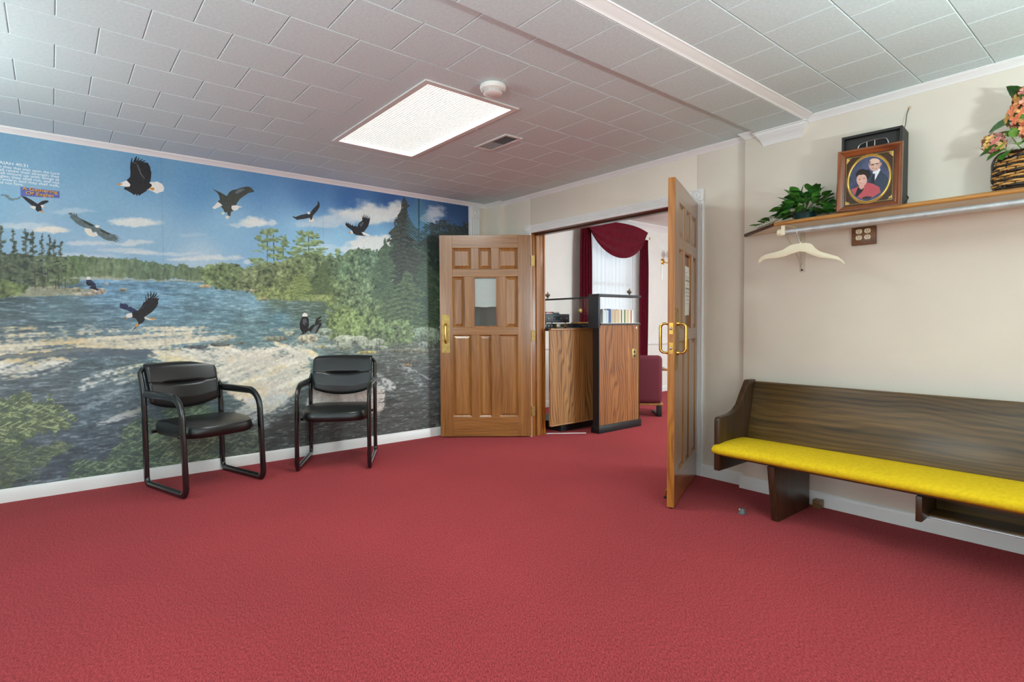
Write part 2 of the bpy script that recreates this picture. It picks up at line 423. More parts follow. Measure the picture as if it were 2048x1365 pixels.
BIG = [(0, .088), (.004, .088), (.007, .080), (.022, .040), (.030, .034), (.033, .026), (.042, .018), (.044, .008), (.052, .006), (.052, 0), (0, 0)]
bp_ = [(-1.796, YR + .05), (-1.796, YR), (-1.562, YR), (-1.562, YR + .05)]
t5 = sweep_seg(bp_, 1, BIG, lambda z: BZ - z, 'trim_5', MAT['trim'], 'short white crown block under the beam end')
for k in (0, 2): sweep_seg(bp_, k, BIG, lambda z: BZ - z, 'crown_return', MAT['trim'], '', parent=t5)
zi = lambda z: z
sweep_seg([(XL, YB), (XL, YR), (XJ0, YR)], 0, BASE, zi, 'baseboard_left', MAT['trim'], 'white baseboard below the mural', 'baseboard')
sweep_seg([(XJ0, YR), (XJ0, YD), (DX0 - .075, YD)], 1, BASE, zi, 'baseboard_corner', MAT['trim'], 'short white baseboard behind the open door leaf', 'baseboard')
bpath = [(DX1 + .075, YD), (XJ1, YD), (XJ1, YR), (XR, YR)]
b1 = sweep_seg(bpath, 0, BASE, zi, 'baseboard_back', MAT['trim'], 'white baseboard between the door casing and the pew', 'baseboard')
sweep_seg(bpath, 1, BASE, zi, 'baseboard_return', MAT['trim'], '', parent=b1)
sweep_seg(bpath, 2, BASE, zi, 'baseboard_right', MAT['trim'], 'white baseboard behind the pew', 'baseboard')

# fluted casings with rosette blocks
def flute_profile(wd, th=.018, ng=4):
    pts = [(0, 0), (0, th * .75), (.004, th)]
    g0, g1 = .014, wd - .014; step = (g1 - g0) / ng
    for k in range(ng):
        a = g0 + step * k
        pts += [(a + step * .12, th), (a + step * .32, th - .006), (a + step * .68, th - .006), (a + step * .88, th)]
    return pts + [(wd - .004, th), (wd, th * .75), (wd, 0)]
def rosette(name, parent, cx, z, sz, wall, y):
    # wall 'y': face towards -y at plane y; wall 'x': face towards +x at plane x=y
    m = MB()
    if wall == 'y':
        m.box(cx - sz / 2, cx + sz / 2, y - .024, y, z, z + sz)
        o = m.build(name, MAT['trim'], parent, bevel=.003)
        r_ = MB().lathe([(sz * .36, 0), (sz * .36, -.003), (sz * .31, -.006), (sz * .26, -.003), (sz * .22, -.001), (sz * .16, -.004), (sz * .10, -.008), (.003, -.010)], 28, (cx, y - .024, z + sz / 2), 'y')
    else:
        m.box(y, y + .024, cx - sz / 2, cx + sz / 2, z, z + sz)
        o = m.build(name, MAT['trim'], parent, bevel=.003)
        r_ = MB().lathe([(sz * .36, 0), (sz * .36, .003), (sz * .31, .006), (sz * .26, .003), (sz * .22, .001), (sz * .16, .004), (sz * .10, .008), (.003, .010)], 28, (y + .024, cx, z + sz / 2), 'x')
    r_.build('rosette', MAT['trim'], o, smooth=True)
CW = .078
casing = struct(empty('trim_6', ((DX0 + DX1) / 2, YD, 0)), 'white fluted door casing with rosette corner blocks', 'trim')
casing.location = (0, 0, 0)
fp = flute_profile(CW)
MB().prism(fp, lambda p, d: (DX1 + p[0] + .002, YD - p[1], d), 0, DH + .004).build('casing_board', MAT['trim'], casing)
MB().prism(fp, lambda p, d: (DX0 - p[0] - .002, YD - p[1], d), 0, DH + .004).build('casing_board', MAT['trim'], casing)
MB().prism(fp, lambda p, d: (d, YD - p[1], DH + p[0] + .004), DX0, DX1).build('casing_board', MAT['trim'], casing)
rosette('corner_block', casing, DX1 + .041, DH + .002, .086, 'y', YD)
rosette('corner_block', casing, DX0 - .041, DH + .002, .086, 'y', YD)
cl = struct(empty('trim_7', (0, 0, 0)), 'white fluted strip with a rosette block where the mural ends', 'trim')
MB().prism(flute_profile(.115), lambda p, d: (XL + p[1], 3.436 + p[0], d), .09, 2.255).build('casing_board', MAT['trim'], cl)
bx('backing_strip', (XL, XL + .010, 3.413, 3.436, .09, CH - .038), MAT['trim'], cl)
rosette('corner_block', cl, 3.436 + .060, 2.255, .118, 'x', XL)

# wooden jamb lining the opening
jamb = struct(empty('trim_8', (0, 0, 0)), 'brown wooden jamb lining the double doorway', 'trim')
bx('jamb_side', (DX0 - .02, DX0, YD - .004, YW + .015, 0, DH), MAT['jamb'], jamb, .002)
bx('jamb_side', (DX1, DX1 + .02, YD - .004, YW + .015, 0, DH), MAT['jamb'], jamb, .002)
bx('jamb_head', (DX0 - .02, DX1 + .02, YD - .004, YW + .015, DH, DH + .02), MAT['jamb_h'], jamb, .002)
bx('door_stop', (DX0, DX1, YD + .052, YD + .088, DH - .014, DH), MAT['jamb_h'], jamb)
bx('door_stop', (DX0, DX0 + .012, YD + .052, YD + .088, 0, DH), MAT['jamb'], jamb)
bx('door_stop', (DX1 - .012, DX1, YD + .052, YD + .088, 0, DH), MAT['jamb'], jamb)
bx('weather_strip', (DX0, DX1, YD + .088, YD + .100, DH - .008, DH), MAT['trim'], jamb)
bx('jamb_edge', (DX0 - .02, DX0 + .006, YW + .0, YW + .02, 0, DH), MAT['door_edge'], jamb, .002)

# far room
fw = MB()
WY0, WY1, WZ0, WZ1 = 5.95, 6.97, .95, 2.50
for b_ in ((YW, WY0, 0, FH), (WY1, FY1, 0, FH), (WY0, WY1, 0, WZ0), (WY0, WY1, WZ1, FH)): fw.box(FX - .15, FX, b_[0], b_[1], b_[2], b_[3])
struct(fw.build('wall_beyond_left', MAT['far_wall']), 'pale plaster wall with the curtained window beyond the doorway', 'wall')
struct(bx('wall_beyond_back', (FX - .15, 1.1, FY1, FY1 + .12, 0, FH), MAT['far_wall']), 'pale end wall of the room beyond the doorway', 'wall')
struct(holed(lambda a, b_: (1.0, 1.12, a, b_), YW, FY1, [(5.5, 7.7)], .87, 2.35, FH).build('wall_beyond_right', MAT['far_wall']), 'pale side wall of the room beyond the doorway', 'wall')
fb = MB(); fb.box(FX, XL, YW - .06, YW, 0, FH); fb.box(XL, 1.0, YW - .01, YW, CH + .06, FH)
struct(fb.build('wall_beyond_front', MAT['far_wall']), 'pale wall around the doorway seen from the far room', 'wall')
struct(bx('ceiling_beyond', (FX - .15, 1.1, YW - .06, FY1, FH, FH + .06), MAT['far_wall']), 'white ceiling of the room beyond the doorway', 'ceiling')
bx_ = [(FX, YW), (FX, FY1), (1.0, FY1)]
sweep_seg(bx_, 0, [(d * 2.2, z * 2.2) for d, z in CROWN], lambda z: FH - z, 'trim_9', MAT['trim'], 'white crown moulding in the room beyond')
rail = [(0, 0), (.012, .004), (.020, .015), (.020, .045), (.012, .056), (0, .060)]
sweep_seg(bx_, 0, rail, lambda z: .775 + z, 'trim_10', MAT['trim'], 'white chair rail along the far room wall')
sweep_seg(bx_, 0, BASE, zi, 'baseboard_beyond', MAT['trim'], 'white baseboard of the far room wall', 'baseboard')
plain_window('added_window_5', 'x', 5.5, 7.7, 1.07, 'added white framed window in the unseen side wall of the far room')  # added out of view, goes with the far room fill light
win = struct(empty('window_1', (0, 0, 0)), 'tall white framed window behind sheer curtain in far room', 'window')
fr = MB()
for (a, b_, c_, d) in ((WY0, WY0 + .06, WZ0, WZ1), (WY1 - .06, WY1, WZ0, WZ1), (WY0, WY1, WZ0, WZ0 + .06), (WY0, WY1, WZ1 - .06, WZ1), (WY0, WY1, 1.70, 1.75)): fr.box(FX - .11, FX - .05, a, b_, c_, d)
fr.build('window_frame', MAT['trim'], win)
bx('window_pane', (FX - .085, FX - .08, WY0 + .05, WY1 - .05, WZ0 + .05, 1.71), MAT['glass'], win)
bx('window_pane', (FX - .085, FX - .08, WY0 + .05, WY1 - .05, 1.74, WZ1 - .05), MAT['glass'], win)

# ------------------------------------------------------------------ ceiling lights
MAT['diffuser'] = emit('lit_diffuser', (.93, 1.0, .97, 1), TROFFER_STRENGTH)
MAT['troffer_white'] = plain('troffer_enamel', srgb(228, 226, 222), .4)
MAT['louver'] = plain('louver_plastic', srgb(244, 243, 240), .5)
def troffer(x0, x1, y0, y1, ztop, label, grid=True, z=CH, power=1.0):
    t = empty('ceiling_light', ((x0 + x1) / 2, (y0 + y1) / 2, z)); tag(t, label, 'ceiling light', 'recessed ceiling lights')
    hx, hy = (x1 - x0) / 2, (y1 - y0) / 2; rim = .022
    f = MB()
    for (a, b_, e, g) in ((-hx - .012, hx + .012, -hy - .012, -hy + rim), (-hx - .012, hx + .012, hy - rim, hy + .012), (-hx - .012, -hx + rim, -hy + rim, hy - rim), (hx - rim, hx + .012, -hy + rim, hy - rim)):
        f.box(a, b_, e, g, -.009, -.001)
    f.build('flange', MAT['troffer_white'], t)
    hx -= rim; hy -= rim; h = MB()
    for (a, b_, e, g) in ((-hx, hx, -hy - .004, -hy), (-hx, hx, hy, hy + .004), (-hx - .004, -hx, -hy, hy), (hx, hx + .004, -hy, hy)): h.box(a, b_, e, g, -.001, ztop + .01)
    h.build('housing', MAT['troffer_white'], t)
    MB().add([(-hx, -hy, ztop), (hx, -hy, ztop), (hx, hy, ztop), (-hx, hy, ztop)], [(0, 1, 2, 3)]).build('diffuser', MAT['diffuser'], t)
    l = bpy.data.lights.new('troffer_tubes', 'AREA'); l.shape = 'RECTANGLE'; l.size = 2 * hx - .03; l.size_y = 2 * hy - .03; l.energy = TROFFER_POWER * power; l.color = (.90, 1.0, .97)
    lo_ = bpy.data.objects.new('troffer_tubes', l); COL.objects.link(lo_); lo_.parent = t; lo_.location = (0, 0, ztop - .014)
    if grid:
        g_ = MB(); nx, ny = 62, 30
        for i in range(1, nx): x = -hx + 2 * hx * i / nx; g_.box(x - .0016, x + .0016, -hy, hy, ztop - .012, ztop - .004)
        for j in range(1, ny): y = -hy + 2 * hy * j / ny; g_.box(-hx, hx, y - .0016, y + .0016, ztop - .012, ztop - .004)
        o = g_.build('louver_grid', MAT['louver'], t); o['kind'] = 'stuff'
    return t
troffer(LX0, LX1, LY0, LY1, .022, 'lit rectangular ceiling light with a fine louver grid between smoke detector and mural')
troffer(.10, 1.35, .9, 1.524, -.003, 'unseen lit ceiling light above the near side of the pew', False, power=.5)  # second light added out of view, gives the pew shadow
troffer(-3.6, -2.35, 6.0, 6.62, -.003, 'added lit ceiling light in the far room beyond the doorway', False, FH)  # this one and the next are added out of view, brighten the far room
troffer(-1.4, -.15, 6.0, 6.62, -.003, 'added lit ceiling light at the far side of the room beyond the doorway', False, FH)

# uplighter floor lamps added out of view to give the ceiling neutral light
def uplighter(x, y, label, power=1.0):
    t = empty('added_uplighter', (x, y, 0)); tag(t, label, 'floor lamp', 'added uplighter floor lamps')
    MB().lathe([(.14, 0), (.14, .012), (.05, .03), (.014, .045)], 24).build('lamp_base', MAT['brass_dull'], t, smooth=True)
    MB().tube([(0, 0, .04), (0, 0, 1.42)], .012, 12).build('lamp_pole', MAT['brass_dull'], t, smooth=True)
    MB().lathe([(.02, 1.40), (.10, 1.43), (.17, 1.50), (.18, 1.52), (.165, 1.51), (.10, 1.45), (.02, 1.435)], 28).build('lamp_bowl', MAT['white_plastic'], t, smooth=True)
    l = bpy.data.lights.new('added_uplighter_light', 'AREA'); l.shape = 'DISK'; l.size = .22; l.energy = ADDED_LAMP * power; l.color = (.83, .97, .98)
    o = bpy.data.objects.new('added_uplighter_light', l); COL.objects.link(o); o.parent = t; o.location = (0, 0, 1.52); o.rotation_euler = (math.pi, 0, 0)
uplighter(-3.3, -1.25, 'added brass uplighter floor lamp standing at the near end by the mural wall', .62)
uplighter(.62, 1.9, 'added brass uplighter floor lamp standing by the side wall past the pew', 1.25)
uplighter(-.75, -.55, 'added brass uplighter floor lamp standing in the open middle of the near floor', .9)
sd = empty('smoke_detector', (-2.383, 1.847, CH)); tag(sd, 'round white smoke detector on the ceiling beside the light', 'smoke detector')
MB().lathe([(.062, 0), (.068, -.004), (.070, -.014), (.066, -.026), (.056, -.032), (.052, -.033)], 40).build('detector_body', MAT['white_plastic'], sd, smooth=True)
MB().lathe([(.054, -.030), (.052, -.044), (.046, -.049), (.010, -.051), (.002, -.051)], 40).build('detector_cap', MAT['white_plastic'], sd, smooth=True)
g_ = MB()
for k in range(44):
    a = 2 * math.pi * k / 44; g_.tube([(.0535 * math.cos(a), .0535 * math.sin(a), -.033), (.0525 * math.cos(a), .0525 * math.sin(a), -.044)], .0014, 4)
g_.build('vent_ribs', plain('detector_slot', srgb(120, 118, 114), .7), sd)
MB().lathe([(.002, -.0505), (.0025, -.053), (.001, -.0535)], 10, (-.02, -.02, 0)).build('indicator_lamp', plain('grey_lamp', srgb(130, 128, 124), .4), sd)
vt = empty('air_vent', (-3.108, 2.451, CH)); tag(vt, 'small white metal ceiling air register with dark open louvers', 'air vent')
vf = MB()
for b_ in ((-.18, .18, -.075, -.055), (-.18, .18, .055, .075), (-.18, -.155, -.055, .055), (.155, .18, -.055, .055)): vf.box(*b_, -.008, -.0005)
vf.build('vent_frame', MAT['troffer_white'], vt, bevel=.002)
bx('vent_throat', (-.155, .155, -.055, .055, -.0015, -.0005), plain('vent_dark', srgb(60, 60, 62), .8), vt)
sl = MB().add([(-.005, -.055, -.002), (.005, -.055, -.007), (.005, .055, -.007), (-.005, .055, -.002), (-.0045, -.055, -.001), (.0055, -.055, -.006), (.0055, .055, -.006), (-.0045, .055, -.001)], [(0, 1, 2, 3), (4, 7, 6, 5), (0, 3, 7, 4), (1, 5, 6, 2)])
slm = sl.mesh('vent_slat', plain('vent_slat_grey', srgb(168, 166, 164), .5)); sln = sl.mesh('vent_slat', MAT['troffer_white'])
for k in range(24):
    x = -.147 + .0128 * k
    o = link('vent_slat', sln if k < 12 else slm, vt, (x, 0, 0))
    if k < 12: o.rotation_euler = (0, R(12), 0)
# ------------------------------------------------------------------ doors
def door_leaf(name, hinge, ang, label, mirror=False):
    # local x runs from the hinge to the free edge, local y through the thickness
    d = struct(empty(name, (hinge[0], hinge[1], 0), R(ang)), label, 'door')
    TH, W_, Z0, Z1 = .044, .908, .010, 2.014
    h = TH / 2
    def bar(nm, x0, x1, z0, z1, m): bx(nm, (x0, x1, -h, h, z0, z1), m, d, .0015, 1)
    bar('stile', 0, .130, Z0, Z1, MAT['door_v']); bar('stile', .782, W_ - .002, Z0, Z1, MAT['door_v'])
    bx('edge_band', (W_ - .002, W_, -h + .001, h - .001, Z0, Z1), MAT['door_edge'], d)
    for z0, z1 in ((Z0, .207), (1.027, 1.103), (1.605, 1.680), (1.888, Z1)): bar('rail', .130, .782, z0, z1, MAT['door_h'])
    for x0, x1 in ((.320, .395), (.520, .595)):
        bar('mullion', x0, x1, .207, 1.027, MAT['door_v']); bar('mullion', x0, x1, 1.680, 1.888, MAT['door_v'])
    for x0, x1 in ((.257, .338), (.574, .661)): bar('mullion', x0, x1, 1.103, 1.605, MAT['door_v'])
    def panel(x0, x1, z0, z1):
        m = MB()
        for s_ in (-1, 1):
            rings = [(0, h - .001), (.004, h - .003), (.009, h - .011), (.013, h - .013), (.030, h - .006), (.033, h - .005)]
            vs = []
            for ins, dep in rings: vs += [(x0 + ins, s_ * dep, z0 + ins), (x1 - ins, s_ * dep, z0 + ins), (x1 - ins, s_ * dep, z1 - ins), (x0 + ins, s_ * dep, z1 - ins)]
            fs = []
            for k in range(len(rings) - 1):
                for j in range(4): fs.append((k * 4 + j, k * 4 + (j + 1) % 4, (k + 1) * 4 + (j + 1) % 4, (k + 1) * 4 + j))
            b_ = (len(rings) - 1) * 4; fs.append((b_, b_ + 1, b_ + 2, b_ + 3))
            if s_ > 0: fs = [f[::-1] for f in fs]
            m.add(vs, fs)
        m.build('panel', MAT['door_v'], d, recalc=False)
    for z0, z1 in ((.207, 1.027), (1.680, 1.888)):
        for x0, x1 in ((.130, .320), (.395, .520), (.595, .782)): panel(x0, x1, z0, z1)
    panel(.130, .257, 1.103, 1.605); panel(.661, .782, 1.103, 1.605)
    x0, x1, z0, z1 = .338, .574, 1.103, 1.605
    bead = MB()
    for s_ in (-1, 1):
        ya, yb = sorted((s_ * .006, s_ * (h - .004)))
        for b_ in ((x0, x0 + .010, z0, z1), (x1 - .010, x1, z0, z1), (x0 + .01, x1 - .01, z0, z0 + .010), (x0 + .01, x1 - .01, z1 - .010, z1)): bead.box(b_[0], b_[1], ya, yb, b_[2], b_[3])
    bead.build('glazing_bead', MAT['door_edge'], d)
    gl = bx('wired_glass', (x0 + .006, x1 - .006, -.003, .003, z0 + .006, z1 - .006), MAT['wired'], d)
    wr = MB(); st = .0165
    wx0, wx1, wz0, wz1 = x0 + .01, x1 - .01, z0 + .01, z1 - .01
    for sgn in (1, -1):
        k = -1.2
        while k < 1.2:
            # line z = wz0 + sgn*(x-xm) + k
            pts = []
            xa, xb = wx0, wx1
            za, zb = wz0 + sgn * (xa - wx0) + k, wz0 + sgn * (xb - wx0) + k
            # clip in z
            def clip(xa, za, xb, zb):
                for lim, lo in ((wz0, True), (wz1, False)):
                    ia = za < lim if lo else za > lim; ib = zb < lim if lo else zb > lim
                    if ia and ib: return None
                    if ia: t = (lim - za) / (zb - za); xa, za = xa + (xb - xa) * t, lim
                    if ib: t = (lim - za) / (zb - za); xb, zb = xa + (xb - xa) * t, lim
                return xa, za, xb, zb
            c_ = clip(xa, za, xb, zb)
            if c_ and abs(c_[2] - c_[0]) > .004: wr.tube([(c_[0], 0, c_[1]), (c_[2], 0, c_[3])], .0006, 3)
            k += st * 1.414
    o = wr.build('glass_wire', MAT['steel'], gl); o['kind'] = 'stuff'
    # push-pull plates on both faces
    for s_ in (-1, 1):
        ya, yb = sorted((s_ * h, s_ * (h + .002)))
        pl = bx('pull_plate', (.808, .890, ya, yb, .850, 1.230), MAT['brass_dull'], d, .0006, 1)
        ph = fillet([(.849, s_ * (h + .002), .955), (.849, s_ * (h + .055), .955), (.849, s_ * (h + .055), 1.135), (.849, s_ * (h + .002), 1.135)], .03, 6)
        MB().tube(ph, [.0065 + .003 * math.sin(math.pi * i / (len(ph) - 1)) for i in range(len(ph))], 10).build('pull_handle', MAT['brass'], pl, smooth=True)
        for zz in (.955, 1.135): MB().lathe([(.015, 0), (.015, s_ * .005), (.010, s_ * .012), (.0085, s_ * .016)], 14, (.849, s_ * (h + .002), zz), 'y').build('handle_rose', MAT['brass'], pl, smooth=True)
        for xx, zz in ((.818, .862), (.880, .862), (.818, 1.218), (.880, 1.218)): MB().lathe([(.0035, 0), (.003, s_ * .002), (.001, s_ * .0025)], 8, (xx, s_ * (h + .002), zz), 'y').build('screw', MAT['brass_dull'], pl)
    for zz in (1.105, .985):
        e = bx('edge_plate', (W_, W_ + .0015, -.012, .012, zz - .035, zz + .035), MAT['brass'], d, .0005, 1)
        MB().lathe([(.009, 0), (.009, .004), (.006, .009), (.001, .011)], 12, (W_ + .0015, 0, zz), 'x').build('ball_catch', MAT['steel'], e, smooth=True)
    return d
def hinges(d, side):
    for zz in (1.760, 1.015, .262):
        hg = MB().box(-.036, -.002, side * .020 - .002, side * .020 + .002, zz - .052, zz + .052).build('hinge', MAT['brass_dull'], d, bevel=.0008, seg=1)
        k = MB()
        for q in range(5): k.tube([(-.004, side * .026, zz - .052 + q * .0212), (-.004, side * .026, zz - .052 + q * .0212 + .0195)], .006, 10)
        k.build('knuckle', MAT['brass_dull'], hg, smooth=True)
        for q in range(3): MB().lathe([(.004, 0), (.0035, -side * .001), (.001, -side * .0015)], 8, (-.022, side * .020 - side * .002, zz - .034 + q * .034), 'y').build('screw', MAT['black'], hg)
MAT['wired'] = glassy('wired_glass', (.94, .97, .97, 1), .05, .08)
dl = door_leaf('door_1', (-4.166, 3.693), -129.4, 'brown panelled door leaf open against the mural wall')
hinges(dl, 1)
dr = door_leaf('door_2', (-2.348, 3.728), -66.6, 'brown panelled door leaf seen edge-on beside the pew')
hinges(dr, -1)
# paper behind the wired glass, and a notice taped on the other leaf
def world_of(d, x, y, z):
    a = d.rotation_euler.z; return Vector((d.location.x + math.cos(a) * x - math.sin(a) * y, d.location.y + math.sin(a) * x + math.cos(a) * y, z))
def sheet(name, d, x0, x1, y, z0, z1, label, curl=0.0, wave=True):
    o = empty(name, world_of(d, (x0 + x1) / 2, y, z0), d.rotation_euler.z); tag(o, label, 'paper')
    W_ = x1 - x0; H = z1 - z0
    def fn(s_, u, v, off=0): return ((u - .5) * W_, off + curl * math.sin(v * 3.1) * (.3 + .7 * u), v * H + (.003 * math.sin(u * 9) if v < .02 and wave else 0))
    m = MB(); m.grid(lambda u, v: fn(0, u, v, .0004), 9, 15); m.grid(lambda u, v: fn(0, u, v, -.0004), 9, 15)
    m.build('sheet', MAT['paper'], o, smooth=True)
    return o
sheet('paper_blind', dl, .345, .562, -.0055, 1.304, 1.590, 'white paper sheet behind the wired glass of the open door')
nt = sheet('notice_sheet', dr, .350, .560, .0065 + .003, 1.19, 1.52, 'white notice sheet taped to the glass of the edge-on door', .010)
tl = MB()
rnd = random.Random(5)
for q in range(9):
    zz = .285 - q * .026; x = -.085
    while x < .07:
        l = rnd.uniform(.012, .035)
        if q in (2, 4, 6) or rnd.random() < .75: tl.box(x, min(x + l, .085), .0105, .0111, zz - (.006 if q in (2, 4) else .0025), zz)
        x += l + .008
tlo = tl.build('printed_lines', plain('grey_ink', srgb(90, 90, 92), .8), nt); tlo['kind'] = 'stuff'
for zz in (1.175, 1.215):
    pass
ds = empty('door_stop', (-1.666, 3.152, 0)); tag(ds, 'small grey dome door stop on the carpet near the pew leg', 'door stop')
MB().lathe([(.026, 0), (.026, .006), (.022, .010), (.020, .022), (.014, .030), (.002, .032)], 20).build('stop_dome', plain('grey_rubber', srgb(92, 96, 96), .5), ds, smooth=True)
MB().prism([(-.012, .008), (.004, .008), (.004, .031), (-.004, .033), (-.012, .028)], lambda p, q: (p[0], q, p[1]), -.024, -.006).build('stop_plate', MAT['steel'], ds, bevel=.001)
hs = empty('floor_holder', (-2.062, 3.005, 0), R(-66.6)); tag(hs, 'tiny brass kick-down holder at the foot of the edge-on door', 'door holder')
MB().box(-.012, .012, -.010, -.004, .055, .11).build('holder_plate', MAT['brass_dull'], hs, bevel=.001)
MB().tube([(0, -.010, .09), (0, -.028, .075), (.0, -.034, .030)], .005, 8).build('holder_arm', MAT['brass'], hs, smooth=True)
MB().lathe([(.009, .022), (.010, .026), (.009, .034), (.004, .036)], 12, (0, -.034, 0)).build('rubber_tip', MAT['black_plastic'], hs, smooth=True)
# threshold strip between the two carpets
ts = MB().tube([(-4.175, 3.905, .002), (-3.93, 4.235, .002)], .005, 6)
tag(ts.build('carpet_strip', MAT['trim']), 'thin pale carpet joining strip on the floor past the door jamb', 'carpet strip')

# ------------------------------------------------------------------ guest chairs
def superell(u, n=3.2):
    a = 2 * math.pi * u; c_, s_ = math.cos(a), math.sin(a)
    return math.copysign(abs(c_) ** (2 / n), c_), math.copysign(abs(s_) ** (2 / n), s_)
def make_chair(loc, rz, label):
    t = empty('guest_chair', (loc[0], loc[1], 0), rz); tag(t, label, 'chair', 'black guest chairs under the mural')
    HW = .272
    for s_ in (-1, 1):
        y = s_ * HW
        pts = [(-.285, y, .58), (-.27, y, .016), (.285, y, .016), (.245, y, .655), (-.26, y, .655)]
        path = fillet(pts, [0, .05, .055, .13, 0], 9)
        MB().tube(path, .027, 14, lateral=(0, 1, 0), ry=.017).build('sled_frame', MAT['black_metal'], t, smooth=True)
        post = fillet([(-.282, y, .50), (-.290, y, .66), (-.345, y * .99, .80), (-.352, y * .90, .835)], .06, 6)
        MB().tube(post, .024, 14, lateral=(0, 1, 0), ry=.016).build('back_post', MAT['black_metal'], t, smooth=True)
        for x in (-.20, .22): MB().lathe([(.013, .0), (.014, .005), (.012, .008)], 12, (x, y, 0)).build('glide', MAT['black_plastic'], t, smooth=True)
        MB().lathe([(.012, 0), (.012, s_ * .01), (.008, s_ * .013)], 12, (-.288, y * .96 if s_ > 0 else y * .96, .655), 'y').build('post_bolt', MAT['black_plastic'], t)
    MB().tube([(-.20, -HW + .01, .392), (-.20, HW - .01, .392)], .012, 10).build('cross_bar', MAT['black_metal'], t, smooth=True)
    MB().tube([(.17, -HW + .01, .392), (.17, HW - .01, .392)], .012, 10).build('cross_bar', MAT['black_metal'], t, smooth=True)
    # seat cushion
    def seat(u, v):
        ex, ey = superell(u, 4.6)
        zz = [.376, .380, .394, .424, .450, .463, .468, .470][min(7, int(round(v * 7)))]
        sc = [.90, .955, .99, 1.0, .985, .95, .80, .0][min(7, int(round(v * 7)))]
        x = .005 + ex * .262 * sc; yy = ey * .258 * sc
        x += .022 * (1 - (yy / .26) ** 2) if ex > 0 else 0
        zt = zz + (.010 * (1 - abs(ex) * sc) if v > .6 else 0) - (.012 * max(0, (x - .10) / .15) if v > .4 else 0) - (.010 * (1 - min(1, math.hypot(ex * sc, ey * sc))) if v > .75 else 0)
        return (x, yy, zt)
    MB().grid(seat, 48, 8, True).build('seat', MAT['vinyl'], t, smooth=True, weld=.0005)
    # backrest pad
    NU, NV = 29, 23
    def outline(u, v):
        # u -1..1 across, v 0..1 up
        zb = .575 - .058 * (1 - abs(u) ** 2.2) ; zt = .868 + .006 * (1 - u * u)
        hw = .262 - .010 * (1 - v)
        return hw * u, zb + (zt - zb) * v
    def pad(front):
        def fn(a, b_):
            u = 2 * a - 1; v = b_
            yy, z = outline(u, v)
            edge = min(1, (1 - abs(u)) / .13) ; ev = min(1, v / .11, (1 - v) / .13)
            e = math.sqrt(max(0, 1 - (1 - edge) ** 2)) * math.sqrt(max(0, 1 - (1 - ev) ** 2))
            base = -.300 - .030 * (v - .3) + .030 * u * u     # curved plan, reclined
            base += -.055 * max(0, v - .25) 
            if front:
                th = .030 * e + .006 * e * math.sin(math.pi * v) 
                cr = math.exp(-((v - .55) / .030) ** 2) * max(0, 1 - (abs(u) / .60) ** 4) * .013 + math.exp(-((v - .55) / .012) ** 2) * .004
                th -= cr * (e > .5)
            else: th = -.024 * e
            k = 1 - (1 - e) * .04
            return (base + th, yy * k, .72 + (z - .72) * k)
        return fn
    m = MB(); m.grid(pad(True), NU * 2 - 1, NV * 2 - 1); m.grid(pad(False), NU * 2 - 1, NV * 2 - 1)
    m.build('backrest', MAT['vinyl'], t, smooth=True, weld=.0012)
    return t
make_chair((-4.49, .835), R(16.5), 'black vinyl sled-base armchair beneath the large soaring eagle, farther from the doors')
make_chair((-4.455, 1.815), R(-30.6), 'black vinyl sled-base armchair turned towards the pew, closer to the open door')

# ------------------------------------------------------------------ pew
MAT['cushion'] = plain('yellow_wool', srgb(222, 186, 30), .95, 0, .15, var=.10, vscale=60, bump=.5, bscale=420, bdist=.003)
pew = empty('church_pew', (-.6, 3.35, 0)); tag(pew, 'dark wooden church pew with a long mustard yellow seat cushion', 'pew'); pew.location = (0, 0, 0)
PX1 = .95
end_pts = [(3.100, .238), (3.100, .548), (3.112, .562), (3.135, .566), (3.22, .570), (3.29, .585), (3.345, .620), (3.385, .675), (3.452, .762), (3.462, .770), (3.535, .770), (3.545, .760), (3.560, .238)]
for x0 in (-1.822, PX1 - .04):
    MB().prism(end_pts, lambda p, q: (q, p[0], p[1]), x0, x0 + .038).build('end_panel', MAT['pew_v'], pew, bevel=.006)
bk = [(3.420, .345), (3.520, .752), (3.535, .758), (3.547, .750), (3.448, .340)]
MB().prism(bk, lambda p, q: (q, p[0], p[1]), -1.784, PX1 - .04).build('back_board', MAT['pew_h'], pew, bevel=.003)
bx('seat_board', (-1.784, PX1 - .04, 3.13, 3.44, .322, .338), MAT['pew_h'], pew, .002)
def cush(u, v):
    # closed profile in (y,z) swept along x with rounded ends
    a = 2 * math.pi * u
    c_, s_ = math.cos(a), math.sin(a)
    y = 3.255 + .205 * math.copysign(abs(c_) ** .72, c_); z = .372 + .042 * math.copysign(abs(s_) ** .75, s_)
    y0 = -1.832 ; x1 = PX1 - .01
    # end rounding
    L = x1 - y0; d = v
    tt = [0, .006, .018, .04, .08, .2, .5, .8, .92, .96, .982, .994, 1][int(round(v * 12))]
    e = min(tt, 1 - tt) * L; k = math.sqrt(max(0, 1 - (1 - min(1, e / .07)) ** 2)); k = max(k, .0)
    kk = .62 + .38 * k
    if tt in (0, 1): kk = 0.0
    z -= .006 * (1 - k)
    return (y0 + tt * L, 3.255 + (y - 3.255) * (kk if tt in (0, 1) else .80 + .20 * k), .366 + (z - .366) * kk)
MB().grid(cush, 40, 13, True).build('seat_cushion', MAT['cushion'], pew, smooth=True, weld=.0005)
leg = [(3.165, 0), (3.105, .325), (3.50, .325), (3.575, .30), (3.575, 0)]
for x0 in (-1.497, .40):
    MB().prism(leg, lambda p, q: (q, p[0], p[1]), x0, x0 + .042).build('support_leg', MAT['pew_v'], pew, bevel=.004)
rk = [(3.10, .205), (3.10, .325), (3.36, .325), (3.36, .205)]
